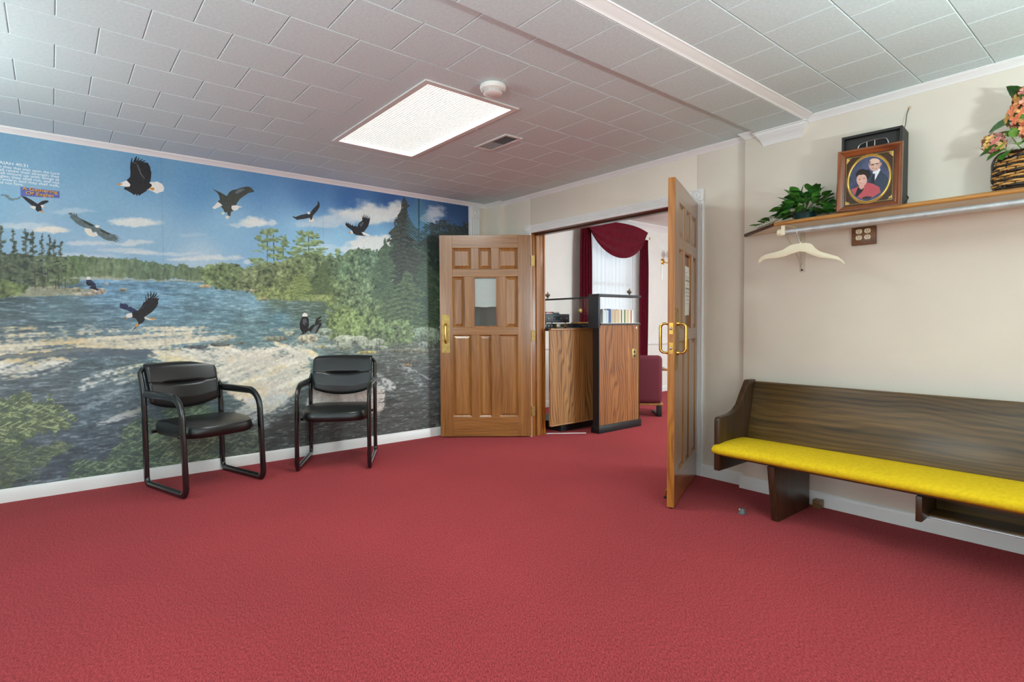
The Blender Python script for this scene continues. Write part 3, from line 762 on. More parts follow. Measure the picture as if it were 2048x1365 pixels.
for x0 in (-.79, .12): MB().prism(rk, lambda p, q: (q, p[0], p[1]), x0, x0 + .026).build('rack_bracket', MAT['pew_v'], pew, bevel=.003)
bx('rack_board', (-.764, .12, 3.335, 3.352, .205, .315), MAT['pew_h'], pew, .002)
bx('rack_tray', (-.764, .12, 3.20, 3.335, .215, .223), MAT['pew_h'], pew)
MB().tube([(-.764, 3.185, .212), (.12, 3.185, .212)], .0035, 8).build('rack_rod', MAT['steel'], pew, smooth=True)
wb = bx('wood_block', (-1.440, -1.392, 3.578, 3.628, 0, .050), wood('block_wood', srgb(84, 58, 34), srgb(120, 88, 56), srgb(150, 116, 78), 'x'), None, .002)
tag(wb, 'small raw wooden block between the pew leg and wall', 'wood block')
# ------------------------------------------------------------------ coat shelf
SH0, SH1, SHZ, SHY = -1.915, 1.6, 1.742, 3.365
MAT['shelf_under'] = plain('shelf_cream_laminate', srgb(226, 216, 200), .5)
MAT['oak'] = wood('oak_nosing', srgb(134, 84, 34), srgb(182, 126, 60), srgb(206, 154, 86), 'x', .35, cath=.4)
MAT['dark_edge'] = wood('dark_shelf_end', srgb(52, 28, 18), srgb(80, 46, 30), srgb(104, 64, 42), 'y', .4)
sh = empty('coat_shelf', (0, 0, 0)); tag(sh, 'long wall shelf with oak nosing and a galvanised hanging rod', 'shelf')
shp = [(SH0, 3.644), (-1.588, SHY), (SH1, SHY), (SH1, 3.644)]
MB().prism([(SH0 + .006, 3.644), (-1.584, SHY + .012), (SH1, SHY + .012), (SH1, 3.644)], lambda p, q: (p[0], p[1], q), SHZ - .020, SHZ).build('shelf_board', MAT['shelf_under'], sh)
MB().tube(fillet([(-1.588, SHY, SHZ - .0135), (SH1, SHY, SHZ - .0135)], 0), .0125, 12).build('oak_nosing', MAT['oak'], sh, smooth=True)
MB().tube([(SH0, 3.640, SHZ - .0125), (-1.588, SHY, SHZ - .0135)], .0115, 12).build('dark_end_strip', MAT['dark_edge'], sh, smooth=True)
def bracket(x):
    b_ = MB()
    b_.box(x - .015, x + .015, 3.639, 3.645, 1.455, SHZ - .02); br = b_.build('shelf_bracket', MAT['brk'], sh, bevel=.001)
    MB().box(x - .012, x + .012, 3.375, 3.64, SHZ - .025, SHZ - .021).build('bracket_arm', MAT['ivory'], br)
    MB().tube([(x, 3.640, 1.475), (x, 3.636, 1.50), (x, 3.40, 1.682)], .004, 8).build('bracket_stay', MAT['brk'], br, smooth=True)
    MB().lathe([(.006, 0), (.006, -.002), (.002, -.003)], 10, (x, 3.639, 1.467), 'y').build('screw', MAT['black'], br)
    MB().box(x - .010, x + .010, 3.372, 3.380, 1.66, SHZ - .021).build('rod_hook', MAT['ivory'], br)
MAT['brk'] = plain('putty_metal', srgb(204, 196, 178), .45, .2)
for x in (-1.543, -.10, 1.2): bracket(x)
RY, RZ = 3.395, 1.678
MB().tube([(-1.555, RY, RZ), (SH1, RY, RZ)], .0165, 18).build('hanging_rod', MAT['galv'], sh, smooth=True)
MB().lathe([(.021, 0), (.022, .006), (.021, .026), (.019, .030)], 20, (-1.580, RY, RZ), 'x').build('rod_end_cap', MAT['ivory'], sh, smooth=True)
# hanger
hg = empty('coat_hanger', (-1.462, RY, RZ)); tag(hg, 'cream plastic coat hanger hanging on the shelf rod', 'hanger')
hook = smooth_path([(.0, .0, .0185 + .001), (-.013, 0, .014), (-.0195, 0, 0), (-.014, 0, -.028), (.004, 0, -.055), (.012, 0, -.078)], 6)
hook = [(.0185 * math.sin(R(a)) * 1.02, 0, .0187 * math.cos(R(a))) for a in range(95, -60, -12)] + [(-.016, 0, -.012), (-.006, 0, -.040), (.008, 0, -.058), (.012, 0, -.080)]
hook = [(p[0] * .25, p[0] * .97, p[2]) for p in hook]
hook = hook[:-3] + [(0, -.008, -.040), (.006, -.003, -.060), (.012, 0, -.080)]
MB().tube(smooth_path(hook, 3), .0022, 8).build('hook', MAT['steel'], hg, smooth=True)
ho = [(-.232, -.168), (-.238, -.158), (-.222, -.136), (-.195, -.122), (-.130, -.113), (-.085, -.103), (-.056, -.086), (-.042, -.080), (-.032, -.078)]
ho_r = [(.064, -.082), (.078, -.090), (.094, -.112), (.120, -.134), (.180, -.158), (.215, -.172), (.236, -.192), (.252, -.216)]
hi_r = [(.243, -.216), (.228, -.200), (.205, -.188), (.120, -.170), (.075, -.150), (.040, -.130), (.010, -.124)]
hi_l = [(-.030, -.132), (-.075, -.145), (-.120, -.150), (-.185, -.150), (-.210, -.156), (-.226, -.172)]
outl = ho + [(-.018, -.0765), (.045, -.077)] + ho_r + hi_r + hi_l
hb = MB().prism(outl, lambda p, q: (p[0], q - .06 * (p[0]) , p[1]), -.007, .007).build('hanger_body', MAT['ivory'], hg, bevel=.003)
MB().lathe([(.006, -.080), (.006, -.070), (.004, -.068)], 10, (.012, 0, 0)).build('hook_collar', MAT['ivory'], hg, smooth=True)
hg.rotation_euler = (0, 0, R(4))
# wooden outlet plate
op = empty('outlet_plate', (-1.198, 3.645, 1.637)); tag(op, 'brown wooden plate with four ivory sockets under the shelf', 'outlet')
bx('wood_plate', (-.062, .062, -.022, 0, -.052, .052), wood('outlet_wood', srgb(70, 42, 20), srgb(118, 76, 40), srgb(146, 98, 56), 'x', .45, 1.4), op, .003)
for cx in (-.022, .022):
    for cz in (.026, -.010):
        pts = [(cx + .0165 * math.cos(R(a)), max(-.0125, min(.0125, .0165 * math.sin(R(a)))) + cz) for a in range(0, 360, 15)]
        so = MB().prism(pts, lambda p, q: (p[0], q, p[1]), -.0255, -.021).build('socket', MAT['ivory'], op)
        for dx in (-.006, .006): bx('slot', (cx + dx - .0012, cx + dx + .0012, -.0262, -.0250, cz + .000, cz + .008), MAT['black'], so)
        MB().lathe([(.0024, -.0250), (.0024, -.0262)], 8, (cx, 0, cz - .006), 'y').build('ground_hole', MAT['black'], so)
    MB().lathe([(.002, -.0215), (.002, -.0235)], 8, (cx, 0, .008), 'y').build('screw', MAT['steel'], op)

# ------------------------------------------------------------------ plants on the shelf
rnd = random.Random(11)
def leaf_mesh(name, L, W_, mat, fold=.25, droop=.25, n=7, serr=0.0):
    m = MB(); vs = []; fs = []
    for i in range(n + 1):
        t = i / n; w_ = W_ * (math.sin(math.pi * t ** .75) ** .8 if 0 < t < 1 else 0) * (1 + serr * (1 if i % 2 else -1))
        z = -droop * L * t * t
        vs += [(L * t, -w_, z + fold * w_), (L * t, 0, z), (L * t, w_, z + fold * w_)]
    for i in range(n):
        a = i * 3; fs += [(a, a + 3, a + 4, a + 1), (a + 1, a + 4, a + 5, a + 2)]
    k = len(vs); vs2 = [(x, y, z - .0008) for x, y, z in vs]
    m.add(vs, fs); m.add(vs2, [f[::-1] for f in fs])
    return m.mesh(name, mat, smooth=True, recalc=False)
def leaf_mat(name, a, b_):
    m = NT(name); m.set(Roughness=.42, Specular_IOR_Level=.4)
    m.link(m.ramp(m.noise(m.coords(), 40, 3), [(.35, a), (.7, b_)]), m.p.inputs['Base Color']); return m.mat
LM = [leaf_mat('leaf_green', srgb(48, 104, 34), srgb(96, 158, 62)), leaf_mat('leaf_deep_green', srgb(34, 80, 32), srgb(66, 124, 52)), leaf_mat('leaf_light_green', srgb(84, 134, 50), srgb(140, 180, 90))]
ivy = empty('ivy_plant', (-1.47, 3.50, SHZ)); tag(ivy, 'leafy green artificial ivy trailing over the shelf end', 'plant')
MB().lathe([(.048, .0), (.056, .004), (.066, .055), (.070, .062), (.066, .064), (.060, .058), (.010, .056)], 20).build('pot', plain('dark_teal_pot', srgb(14, 52, 54), .3), ivy, smooth=True)
lms = [leaf_mesh('leaf', .064, .026, LM[0], .2), leaf_mesh('leaf', .070, .029, LM[1], .25, .4), leaf_mesh('leaf', .060, .025, LM[2], .15, .15), leaf_mesh('leaf', .078, .024, LM[0], .25, .1)]
stems = MB()
def put_leaf(parent, me, p, d, roll=0.0, sc=1.0, name='leaf'):
    d = Vector(d).normalized(); q = d.to_track_quat('X', 'Z'); o = link(name, me, parent, p); o.rotation_mode = 'QUATERNION'
    o.rotation_quaternion = q @ Euler((roll, 0, 0)).to_quaternion(); o.scale = (sc,) * 3; return o
for k in range(120):
    a = rnd.uniform(0, 2 * math.pi) if k < 90 else rnd.uniform(3.3, 6.1); el = rnd.uniform(-.35, 1.25) if k < 90 else rnd.uniform(-.5, .4); rr = rnd.uniform(.06, .135)
    dx, dy, dz = math.cos(a) * math.cos(el), math.sin(a) * math.cos(el) * .7, math.sin(el)
    p = Vector((dx * rr * 1.05, dy * rr * .8, .055 + dz * rr * 1.0))
    if p.y > .09: p.y = .09
    p.z = max(p.z, .040)
    if p.z < .075 and math.hypot(p.x, p.y) < .085: p *= .085 / max(.02, math.hypot(p.x, p.y)); p.z = .05
    p.y = min(p.y, .09)
    if k % 2 == 0: stems.tube([(0, 0, .05), (p.x * .5, p.y * .5, p.z * .75 + .02), tuple(p)], .0016, 5)
    d_ = Vector((dx, dy * .6 - .25, max(-.22 if p.z > .07 else .05, dz * .7 - .10 + rnd.uniform(-.25, .25))))
    put_leaf(ivy, rnd.choice(lms), p, d_, rnd.uniform(-.7, .7), rnd.uniform(.75, 1.1))
for k in range(13):      # trailing runner
    t = k / 12; p = Vector((-.08 - .25 * t, -.03 + .10 * t, .055 * (1 - t) ** 1.5 + .026))
    put_leaf(ivy, lms[k % 3], p, (-.7, -.55 + rnd.uniform(-.5, .6), rnd.uniform(.18, .5)), rnd.uniform(-.6, .6), rnd.uniform(.6, .85))
stems.tube([(-.03, 0, .05), (-.10, -.03, .05), (-.20, .01, .025), (-.33, .07, .012)], .002, 5)
stems.build('stems', leaf_mat('stem_green', srgb(50, 70, 30), srgb(88, 104, 50)), ivy, smooth=True)
for k, (x, y, z, d_) in enumerate([(.03, 0, .14, (.5, 0, 1.1)), (-.025, .0, .150, (.12, 0, 1)), (.09, -.02, .10, (1, -.2, -.5)), (.10, -.02, .06, (.8, -.3, -.35)), (-.07, -.03, .09, (-1, -.2, -.1))]):
    put_leaf(ivy, lms[3], (x, y, z), d_, .4, 1.0)

# framed portrait
FRW, FRH = .300, .345
pf = empty('portrait_frame', (-1.108, 3.415, SHZ), R(9)); tag(pf, 'oak framed oval portrait of a smiling couple on the shelf', 'picture frame')
pf.rotation_euler = (R(-5), 0, R(9))
MAT['frame_v'] = wood('frame_oak_v', srgb(70, 34, 14), srgb(120, 62, 28), srgb(158, 92, 46), 'z', .25, coat=.5, cath=.4)
MAT['frame_h'] = wood('frame_oak_h', srgb(70, 34, 14), srgb(120, 62, 28), srgb(158, 92, 46), 'x', .25, coat=.5, cath=.4)
prof = [(0, 0), (0, -.018), (.004, -.024), (.014, -.024), (.020, -.018), (.026, -.016), (.032, -.010), (.036, -.008), (.036, 0)]
def frame_bar(kind):
    m = MB(); n = len(prof); vs = []
    for e in (0, 1):
        for d, y in prof:
            if kind == 'b': vs.append(((-FRW / 2 + d) if e == 0 else (FRW / 2 - d), y, d))
            if kind == 't': vs.append(((-FRW / 2 + d) if e == 0 else (FRW / 2 - d), y, FRH - d))
            if kind == 'l': vs.append((-FRW / 2 + d, y, d if e == 0 else FRH - d))
            if kind == 'r': vs.append((FRW / 2 - d, y, d if e == 0 else FRH - d))
    m.add(vs, [tuple(range(n)), tuple(range(n, 2 * n))[::-1]] + [(k, n + k, n + (k + 1) % n, (k + 1) % n) for k in range(n)])
    m.build('frame_rail' if kind in 'bt' else 'frame_stile', MAT['frame_h'] if kind in 'bt' else MAT['frame_v'], pf, smooth=True)
for k in 'btlr': frame_bar(k)
bx('frame_backing', (-FRW / 2 + .01, FRW / 2 - .01, -.004, -.001, .01, FRH - .01), MAT['black_plastic'], pf)

# black shadow box behind it
sb = empty('black_box', (-1.122, 3.545, SHZ), R(6)); tag(sb, 'black open-fronted display box standing behind the portrait', 'box')
MAT['box_black'] = plain('matt_black_board', srgb(40, 39, 37), .6, var=.1, vscale=20)
BW, BH, BD0, BD1 = .142, .432, -.085, .075
for nm, b_ in (('side_panel', (-BW, -BW + .013, BD0, BD1, 0, BH)), ('side_panel', (BW - .013, BW, BD0, BD1, 0, BH)), ('top_panel', (-BW + .013, BW - .013, BD0, BD1, BH - .013, BH)), ('bottom_panel', (-BW + .013, BW - .013, BD0, BD1, 0, .013)), ('back_panel', (-BW + .013, BW - .013, BD0 + .030, BD0 + .036, .013, BH - .013))):
    bx(nm, b_, MAT['box_black'], sb, .001, 1)
arch = smooth_path([(-.075, 0, .33), (-.062, 0, .375), (-.03, 0, .388), (.03, 0, .392), (.066, 0, .386), (.078, 0, .35)], 5)
arch = [(p.x, BD0 + .024, p.z) for p in arch]
MB().tube(arch, .0028, 8).build('chrome_arch', MAT['steel'], sb, smooth=True)
for x, z in ((-.025, .387), (.012, .389)): MB().tube([(x, BD0 + .024, .31), (x, BD0 + .024, z)], .0022, 8).build('chrome_bar', MAT['steel'], sb, smooth=True)
MB().prism([(p[0], p[2]) for p in arch], lambda p, q: (p[0], q, p[1]), BD0 + .025, BD0 + .0265).build('dark_window', plain('gloss_black', srgb(10, 11, 12), .12), sb)
wire = MB().tube(smooth_path([(-1.008, 3.600, SHZ + .434), (-1.000, 3.618, SHZ + .47), (-.998, 3.632, SHZ + .53), (-.991, 3.644, SHZ + .565)], 6), .0018, 6)
tag(wire.build('hanging_wire', MAT['black_plastic'], smooth=True), 'thin dark wire running from the black box up the wall', 'wire')
MB_ = MB().lathe([(.009, 0), (.008, -.003), (.002, -.004)], 12, (-.990, 3.645, SHZ + .568), 'y')
tag(MB_.build('wall_patch', plain('tan_putty', srgb(196, 178, 150), .7)), 'small tan putty spot where the wire enters the wall', 'patch')
cb = empty('black_cable', (-.945, 3.52, SHZ)); tag(cb, 'short black cable with a plug lying on the shelf', 'cable')
MB().tube(smooth_path([(-.022, .03, .07), (-.012, .01, .055), (-.022, -.01, .03), (-.005, -.03, .008), (.03, -.04, .007)], 6), .003, 8).build('cord', MAT['black_plastic'], cb, smooth=True)
MB().lathe([(.007, 0), (.008, .012), (.008, .024), (.005, .028)], 12, (.028, -.042, .009), 'x').build('plug', MAT['black_plastic'], cb, smooth=True)

# basket of flowers
fbk = empty('flower_basket', (-.445, 3.500, SHZ + .0035)); tag(fbk, 'woven willow basket of coral silk hydrangeas on the shelf', 'flower basket')
MAT['wick'] = wood('willow_honey', srgb(140, 88, 30), srgb(196, 140, 66), srgb(222, 176, 104), 'x', .35, 2.0)
MAT['wick_dark'] = plain('willow_black', srgb(42, 28, 20), .35, var=.4, vscale=20)
NS = 22
def bk_r(h):
    t = h / .165; return 1.0 - .10 * t + .05 * math.sin(t * 3.1)
stk = MB()
for k in range(NS):
    a = 2 * math.pi * k / NS
    stk.tube([(.158 * bk_r(h) * math.cos(a), .105 * bk_r(h) * math.sin(a), h) for h in (0, .05, .11, .168)], .003, 6)
stk.build('stake', MAT['wick_dark'], fbk, smooth=True)['kind'] = 'stuff'
for j in range(15):
    h = .006 + j * .0112; m = MB(); pts = []
    for k in range(NS * 4):
        a = 2 * math.pi * k / (NS * 4); wv = .006 * math.cos(math.pi * k / 4 + math.pi * j)
        rr = bk_r(h); pts.append(((.158 * rr + wv) * math.cos(a), (.105 * rr + wv) * math.sin(a), h + .002 * math.sin(a * 3 + j)))
    m.tube(pts, .0052, 6, closed=True); m.build('weaver', MAT['wick'] if j % 3 != 1 else MAT['wick_dark'], fbk, smooth=True)
for h, r_ in ((0.006, .008), (.170, .007)):
    m = MB(); m.tube([((.158 * bk_r(h) + .003) * math.cos(a), (.105 * bk_r(h) + .003) * math.sin(a), h) for a in [2 * math.pi * k / 48 for k in range(48)]], r_, 8, closed=True); m.build('rim', MAT['wick_dark'], fbk, smooth=True)
for dx in (0, .018):
    MB().tube(smooth_path([(-.158 - .004 + dx * .5, -.02, .06), (-.160 + dx, -.02, .10), (-.158 + dx * 1.3, -.02, .15), (-.13 + dx, -.02, .185), (-.07, -.02, .19)], 5), .0055, 8).build('handle', MAT['wick_dark'], fbk, smooth=True)
bx('basket_floor', (-.11, .11, -.07, .07, .004, .01), MAT['wick_dark'], fbk)
MB().lathe([(.09, .10), (.10, .13), (.08, .155), (.03, .17), (.005, .172)], 18).build('moss', plain('dry_moss', srgb(150, 136, 70), .95, var=.4, vscale=60, bump=1, bscale=120, bdist=.01), fbk, smooth=True)
def petal_mat(name, a, b_, c_):
    m = NT(name); m.set(Roughness=.7, Specular_IOR_Level=.2)
    m.link(m.ramp(m.noise(m.coords(), 45, 3), [(.3, a), (.5, b_), (.7, c_)]), m.p.inputs['Base Color']); return m.mat
PM = [petal_mat('coral_petal', srgb(206, 92, 78), srgb(226, 136, 96), srgb(238, 190, 120)), petal_mat('rose_petal', srgb(176, 84, 86), srgb(208, 130, 122), srgb(226, 178, 150)), petal_mat('peach_petal', srgb(226, 150, 96), srgb(236, 190, 110), srgb(230, 200, 120))]
def floret(mat):
    m = MB()
    for k in range(4):
        a = k * math.pi / 2 + .3; ca, sa = math.cos(a), math.sin(a)
        pts = [(0, 0, 0), (.009, -.008, .003), (.018, -.0085, .004), (.0215, 0, .0015), (.018, .0085, .004), (.009, .008, .003)]
        vs = [(ca * x - sa * y, sa * x + ca * y, z + .0008 * k) for x, y, z in pts]
        m.add(vs, [(0, 1, 2, 3), (0, 3, 4, 5)]); m.add([(x, y, z - .0008) for x, y, z in vs], [(3, 2, 1, 0), (5, 4, 3, 0)])
    return m.mesh('floret', mat, smooth=True, recalc=False)
FM = [floret(p) for p in PM]
def head(cx, cy, cz, r_, n, mats):
    hd = MB().lathe([(r_ * .1, -r_ * .75), (r_ * .6, -r_ * .55), (r_ * .8, 0), (r_ * .6, r_ * .5), (r_ * .1, r_ * .75)], 12, (cx, cy, cz)).build('flower_head', LM[2], fbk, smooth=True)
    for k in range(n):
        ph = math.acos(1 - 2 * (k + .5) / n); th = math.pi * (1 + 5 ** .5) * k
        d_ = Vector((math.cos(th) * math.sin(ph), math.sin(th) * math.sin(ph), math.cos(ph)))
        if d_.y > .5: continue
        o = link('floret', FM[rnd.choice(mats)], hd, Vector((cx, cy, cz)) + d_ * r_ * rnd.uniform(.88, 1.08))
        o.rotation_mode = 'QUATERNION'; o.rotation_quaternion = (d_ + Vector((rnd.uniform(-.3, .3), rnd.uniform(-.3, .3), rnd.uniform(-.3, .3)))).to_track_quat('Z', 'Y') @ Euler((0, 0, rnd.uniform(0, 6))).to_quaternion()
        o.scale = (rnd.uniform(.85, 1.15),) * 3
head(-.045, -.05, .335, .066, 40, (0, 0, 2)); head(-.035, -.055, .400, .055, 30, (1, 2, 0)); head(.06, -.03, .37, .065, 34, (0, 1)); head(-.01, -.06, .265, .048, 26, (0, 0, 1))
head(-.152, -.045, .235, .040, 22, (1, 1, 2))
big = [leaf_mesh('leaf', .105, .045, LM[1], .12, .2, 10, .03), leaf_mesh('leaf', .085, .034, LM[0], .15, .25, 9, .03), leaf_mesh('leaf', .055, .022, LM[2], .15, .2)]
for p, d_, me, ro in [((-.075, -.06, .330), (-1, -.3, -.35), big[0], -.5), ((-.055, -.02, .405), (-.35, 0, .75), big[0], .6), ((-.105, -.06, .20), (-1, -.5, -.45), big[1], -.3), ((-.09, -.07, .185), (-.35, -1, -.5), big[1], .3),
                      ((-.12, -.05, .23), (-.3, -.9, -.6), big[2], .2), ((-.07, -.07, .24), (-.2, -.6, .7), big[2], .4), ((-.08, -.05, .26), (-.9, -.2, .5), big[2], 0), ((-.03, -.08, .21), (.4, -.8, .2), big[1], .5), ((.02, -.08, .2), (.3, -.8, .5), big[1], -.5), ((-.10, -.06, .25), (.5, -.6, .5), big[2], .1),
                      ((-.13, -.05, .215), (-.8, -.4, -.2), big[1], .3), ((-.02, -.085, .235), (-.3, -.7, -.3), big[2], .3), ((-.06, -.08, .21), (.2, -.9, -.2), big[2], .1)]:
    put_leaf(fbk, me, p, d_, ro, 1.0)
sm = MB()
for (x, y, z) in ((-.045, -.05, .33), (-.035, -.055, .4), (.06, -.03, .37), (-.01, -.06, .26), (-.152, -.045, .235), (-.09, -.05, .25)): sm.tube([(x * .3, y * .3, .15), (x * .7, y * .8, .15 + (z - .15) * .5), (x, y, z)], .0025, 6)
sm.build('flower_stems', LM[2], fbk, smooth=True)
# ------------------------------------------------------------------ sound booth seen through the doorway
_bd, _bm, _bl = srgb(74, 42, 18), srgb(128, 82, 42), srgb(166, 114, 66)
MAT['booth_oak'] = wood('booth_oak_veneer', srgb(104, 64, 28), srgb(164, 114, 60), srgb(194, 144, 86), 'z', .45, 1.0, .1, .5)
MAT['booth_oak2'] = wood('booth_oak_dark', srgb(92, 52, 22), srgb(148, 92, 44), srgb(176, 120, 64), 'z', .45, 1.0, .1, .45)
MAT['booth_lip'] = wood('booth_lip', srgb(130, 84, 40), srgb(172, 120, 66), srgb(196, 146, 90), 'y', .4)
MAT['slate'] = plain('slate_black_paint', srgb(44, 50, 56), .5, var=.1, vscale=10)
MAT['base_black'] = plain('black_base', srgb(16, 16, 18), .5)
booth = empty('sound_booth', (-4.2, 4.2, 0)); tag(booth, 'oak veneered sound booth counter with black edges behind the doorway', 'counter'); booth.location = (0, 0, 0)
bx('front_panel', (-4.10, -4.08, 3.872, 4.75, .095, 1.075), MAT['booth_oak'], booth)
bx('panel_lip', (-4.104, -4.070, 3.872, 4.75, .088, .100), MAT['booth_lip'], booth, .003)
bx('panel_lip', (-4.104, -4.066, 3.872, 4.75, 1.068, 1.085), MAT['booth_lip'], booth, .003)
bx('counter_top', (-4.75, -4.104, 3.872, 5.0, 1.060, 1.085), MAT['slate'], booth)
bx('counter_base', (-4.70, -4.16, 4.10, 4.99, 0, .09), MAT['base_black'], booth)
cab = empty('bookcase_end', (-3.85, 4.65, 0)); tag(cab, 'narrow oak panelled bookcase end on a black plinth', 'bookcase'); cab.location = (0, 0, 0)
bx('side_panel', (-3.905, -3.83, 4.325, 4.978, .075, 1.118), MAT['booth_oak2'], cab)
bx('corner_strip', (-3.91, -3.828, 4.318, 4.327, .075, 1.118), MAT['base_black'], cab)
bx('corner_strip', (-3.836, -3.824, 4.974, 4.984, .075, 1.118), MAT['base_black'], cab)
bx('plinth', (-3.925, -3.812, 4.305, 5.0, 0, .078), MAT['base_black'], cab, .003)
bx('ledge', (-4.00, -3.818, 4.345, 4.99, 1.118, 1.134), MAT['slate'], cab, .002)
bx('ledge_top', (-3.99, -3.826, 4.345, 4.98, 1.134, 1.1375), MAT['trim'], cab)
bx('upright', (-3.965, -3.826, 4.310, 4.336, 1.085, 1.418), MAT['slate'], cab, .002)
bx('top_shelf', (-3.963, -3.820, 4.310, 5.0, 1.415, 1.438), MAT['slate'], cab, .002)
MB().add([(-3.96, 4.967, 1.138), (-3.84, 4.967, 1.138), (-3.84, 4.967, 1.415), (-3.96, 4.967, 1.415)], [(0, 1, 2, 3)]).build('glass_end', MAT['glass'], cab)
gp = empty('glass_screen', (0, 0, 0)); tag(gp, 'low glass screen with a black top rail across the booth', 'glass screen')
bx('screen_rail', (-4.74, -3.966, 4.318, 4.340, 1.395, 1.413), MAT['slate'], gp, .002)
MB().add([(-4.74, 4.329, 1.088), (-3.97, 4.329, 1.088), (-3.97, 4.329, 1.395), (-4.74, 4.329, 1.395)], [(0, 1, 2, 3)]).build('screen_glass', MAT['glass'], gp)
MAT['finial'] = plain('antique_pewter', srgb(176, 168, 150), .3, .8, var=.3, vscale=30)
for (x, y, z), lab in (((-3.90, 4.90, 1.438), 'pewter urn finial on the bookcase shelf'), ((-4.60, 4.329, 1.413), 'pewter urn finial on the glass screen rail by the jamb')):
    f_ = empty('finial', (x, y, z)); tag(f_, lab, 'finial', 'pewter finials')
    MB().lathe([(.016, 0), (.016, .004), (.008, .010), (.009, .016), (.027, .034), (.030, .044), (.026, .052), (.012, .060), (.007, .066), (.008, .072), (.003, .080)], 18).build('urn', MAT['finial'], f_, smooth=True)
# equipment
def device(name, label, b_, mat, cat, knobs=0, face='x'):
    t = empty(name, ((b_[0] + b_[1]) / 2, (b_[2] + b_[3]) / 2, b_[4])); tag(t, label, cat)
    hx, hy, hz = (b_[1] - b_[0]) / 2, (b_[3] - b_[2]) / 2, b_[5] - b_[4]
    bx('case', (-hx, hx, -hy, hy, .006, hz), mat, t, .003)
    for sx in (-1, 1):
        for sy in (-1, 1): MB().lathe([(.008, 0), (.009, .006)], 10, (sx * hx * .8, sy * hy * .8, 0)).build('foot', MAT['black_plastic'], t)
    for k in range(knobs):
        y = -hy * .75 + 1.5 * hy * k / max(1, knobs - 1)
        MB().lathe([(.006, 0), (.006, .008), (.004, .010)], 10, (hx, y, hz * .5), 'x').build('knob', MAT['steel'], t)
    bx('display', (hx - .001, hx + .0015, -hy * .3, hy * .3, hz * .35, hz * .75), plain('lcd_dark', srgb(28, 40, 44), .2), t)
    return t
CT = 1.085
MAT['equip'] = plain('equipment_black', srgb(34, 36, 40), .45, var=.15, vscale=30)
device('amplifier', 'black amplifier box under the receiver at the door jamb', (-4.42, -4.20, 3.90, 4.02, CT, CT + .052), MAT['equip'], 'amplifier', 3)
device('wooden_tray', 'brown wooden case on the booth counter', (-4.34, -4.16, 4.04, 4.20, CT, CT + .050), wood('walnut_case', srgb(50, 38, 22), srgb(86, 66, 38), srgb(110, 86, 54), 'y'), 'case')
device('receiver', 'black receiver stacked above the wooden case on the booth', (-4.46, -4.20, 3.91, 4.27, CT + .054, CT + .150), MAT['equip'], 'receiver', 4)
device('mixer', 'flat black mixer beside the upright on the booth', (-4.42, -4.135, 4.36, 4.72, CT, CT + .050), MAT['equip'], 'mixer', 8)
for k, (c_, dy) in enumerate(((srgb(206, 214, 222), .0), (srgb(196, 84, 66), .015), (srgb(70, 84, 104), .10), (srgb(214, 210, 200), .095))):
    zz = CT + .150 + (.012 if k % 2 else 0)
    o = bx('disc_case', (-4.40, -4.27, 3.99 + dy, 4.09 + dy, zz, zz + .0115), plain('disc_case_%d' % k, c_, .35), None, .001)
    tag(o, ['pale disc case at the bottom of a pile on the receiver', 'red disc case lying on a pale one on the receiver', 'slate disc case lying on the receiver beside the pale one', 'cream disc case lying on the slate one on the receiver'][k], 'disc case', 'disc cases on the receiver')
nb = MB().box(-4.36, -4.20, 4.455, 4.60, CT + .0505, CT + .064).build('notebook', plain('amber_cover', srgb(224, 158, 46), .5), None, bevel=.002)
tag(nb, 'amber covered notebook lying on the mixer', 'notebook')
hp = empty('headphones', (-4.06, 4.318, 1.395)); tag(hp, 'dark headphones hanging from the glass screen rail', 'headphones')
MB().tube(smooth_path([(.03, -.006, .018), (.01, -.014, .02), (-.015, -.016, -.01), (-.02, -.016, -.05), (-.012, -.016, -.10)], 6), .0045, 8).build('headband', MAT['black_plastic'], hp, smooth=True)
MB().lathe([(.005, -.012), (.022, -.008), (.026, 0), (.022, .008), (.005, .012)], 18, (-.010, -.018, -.125), 'x').build('ear_cup', MAT['brass_dull'], hp, smooth=True)
# books on the ledge
bks = [(.020, .118, (210, 216, 220)), (.016, .112, (226, 226, 222)), (.014, .116, (188, 208, 214)), (.018, .110, (206, 214, 216)), (.030, .122, (52, 92, 150)), (.022, .116, (196, 178, 150)), (.018, .114, (206, 186, 160)), (.024, .118, (186, 168, 138)), (.016, .112, (212, 196, 168)), (.020, .118, (196, 176, 146)), (.026, .116, (216, 202, 176)),
       (.012, .114, (70, 92, 86)), (.024, .118, (222, 222, 214)), (.018, .116, (108, 124, 84)), (.022, .118, (210, 198, 170)), (.020, .114, (196, 184, 156)), (.026, .116, (214, 206, 184)), (.014, .110, (170, 92, 92)), (.022, .116, (216, 212, 204))]
names = ['pale grey', 'white', 'light blue', 'silver', 'thick royal blue', 'tan', 'beige', 'brown-tan', 'cream', 'sand', 'wide buff', 'thin dark green', 'white', 'olive green', 'straw', 'khaki', 'wide cream', 'thin red', 'off-white']
yb = 4.425
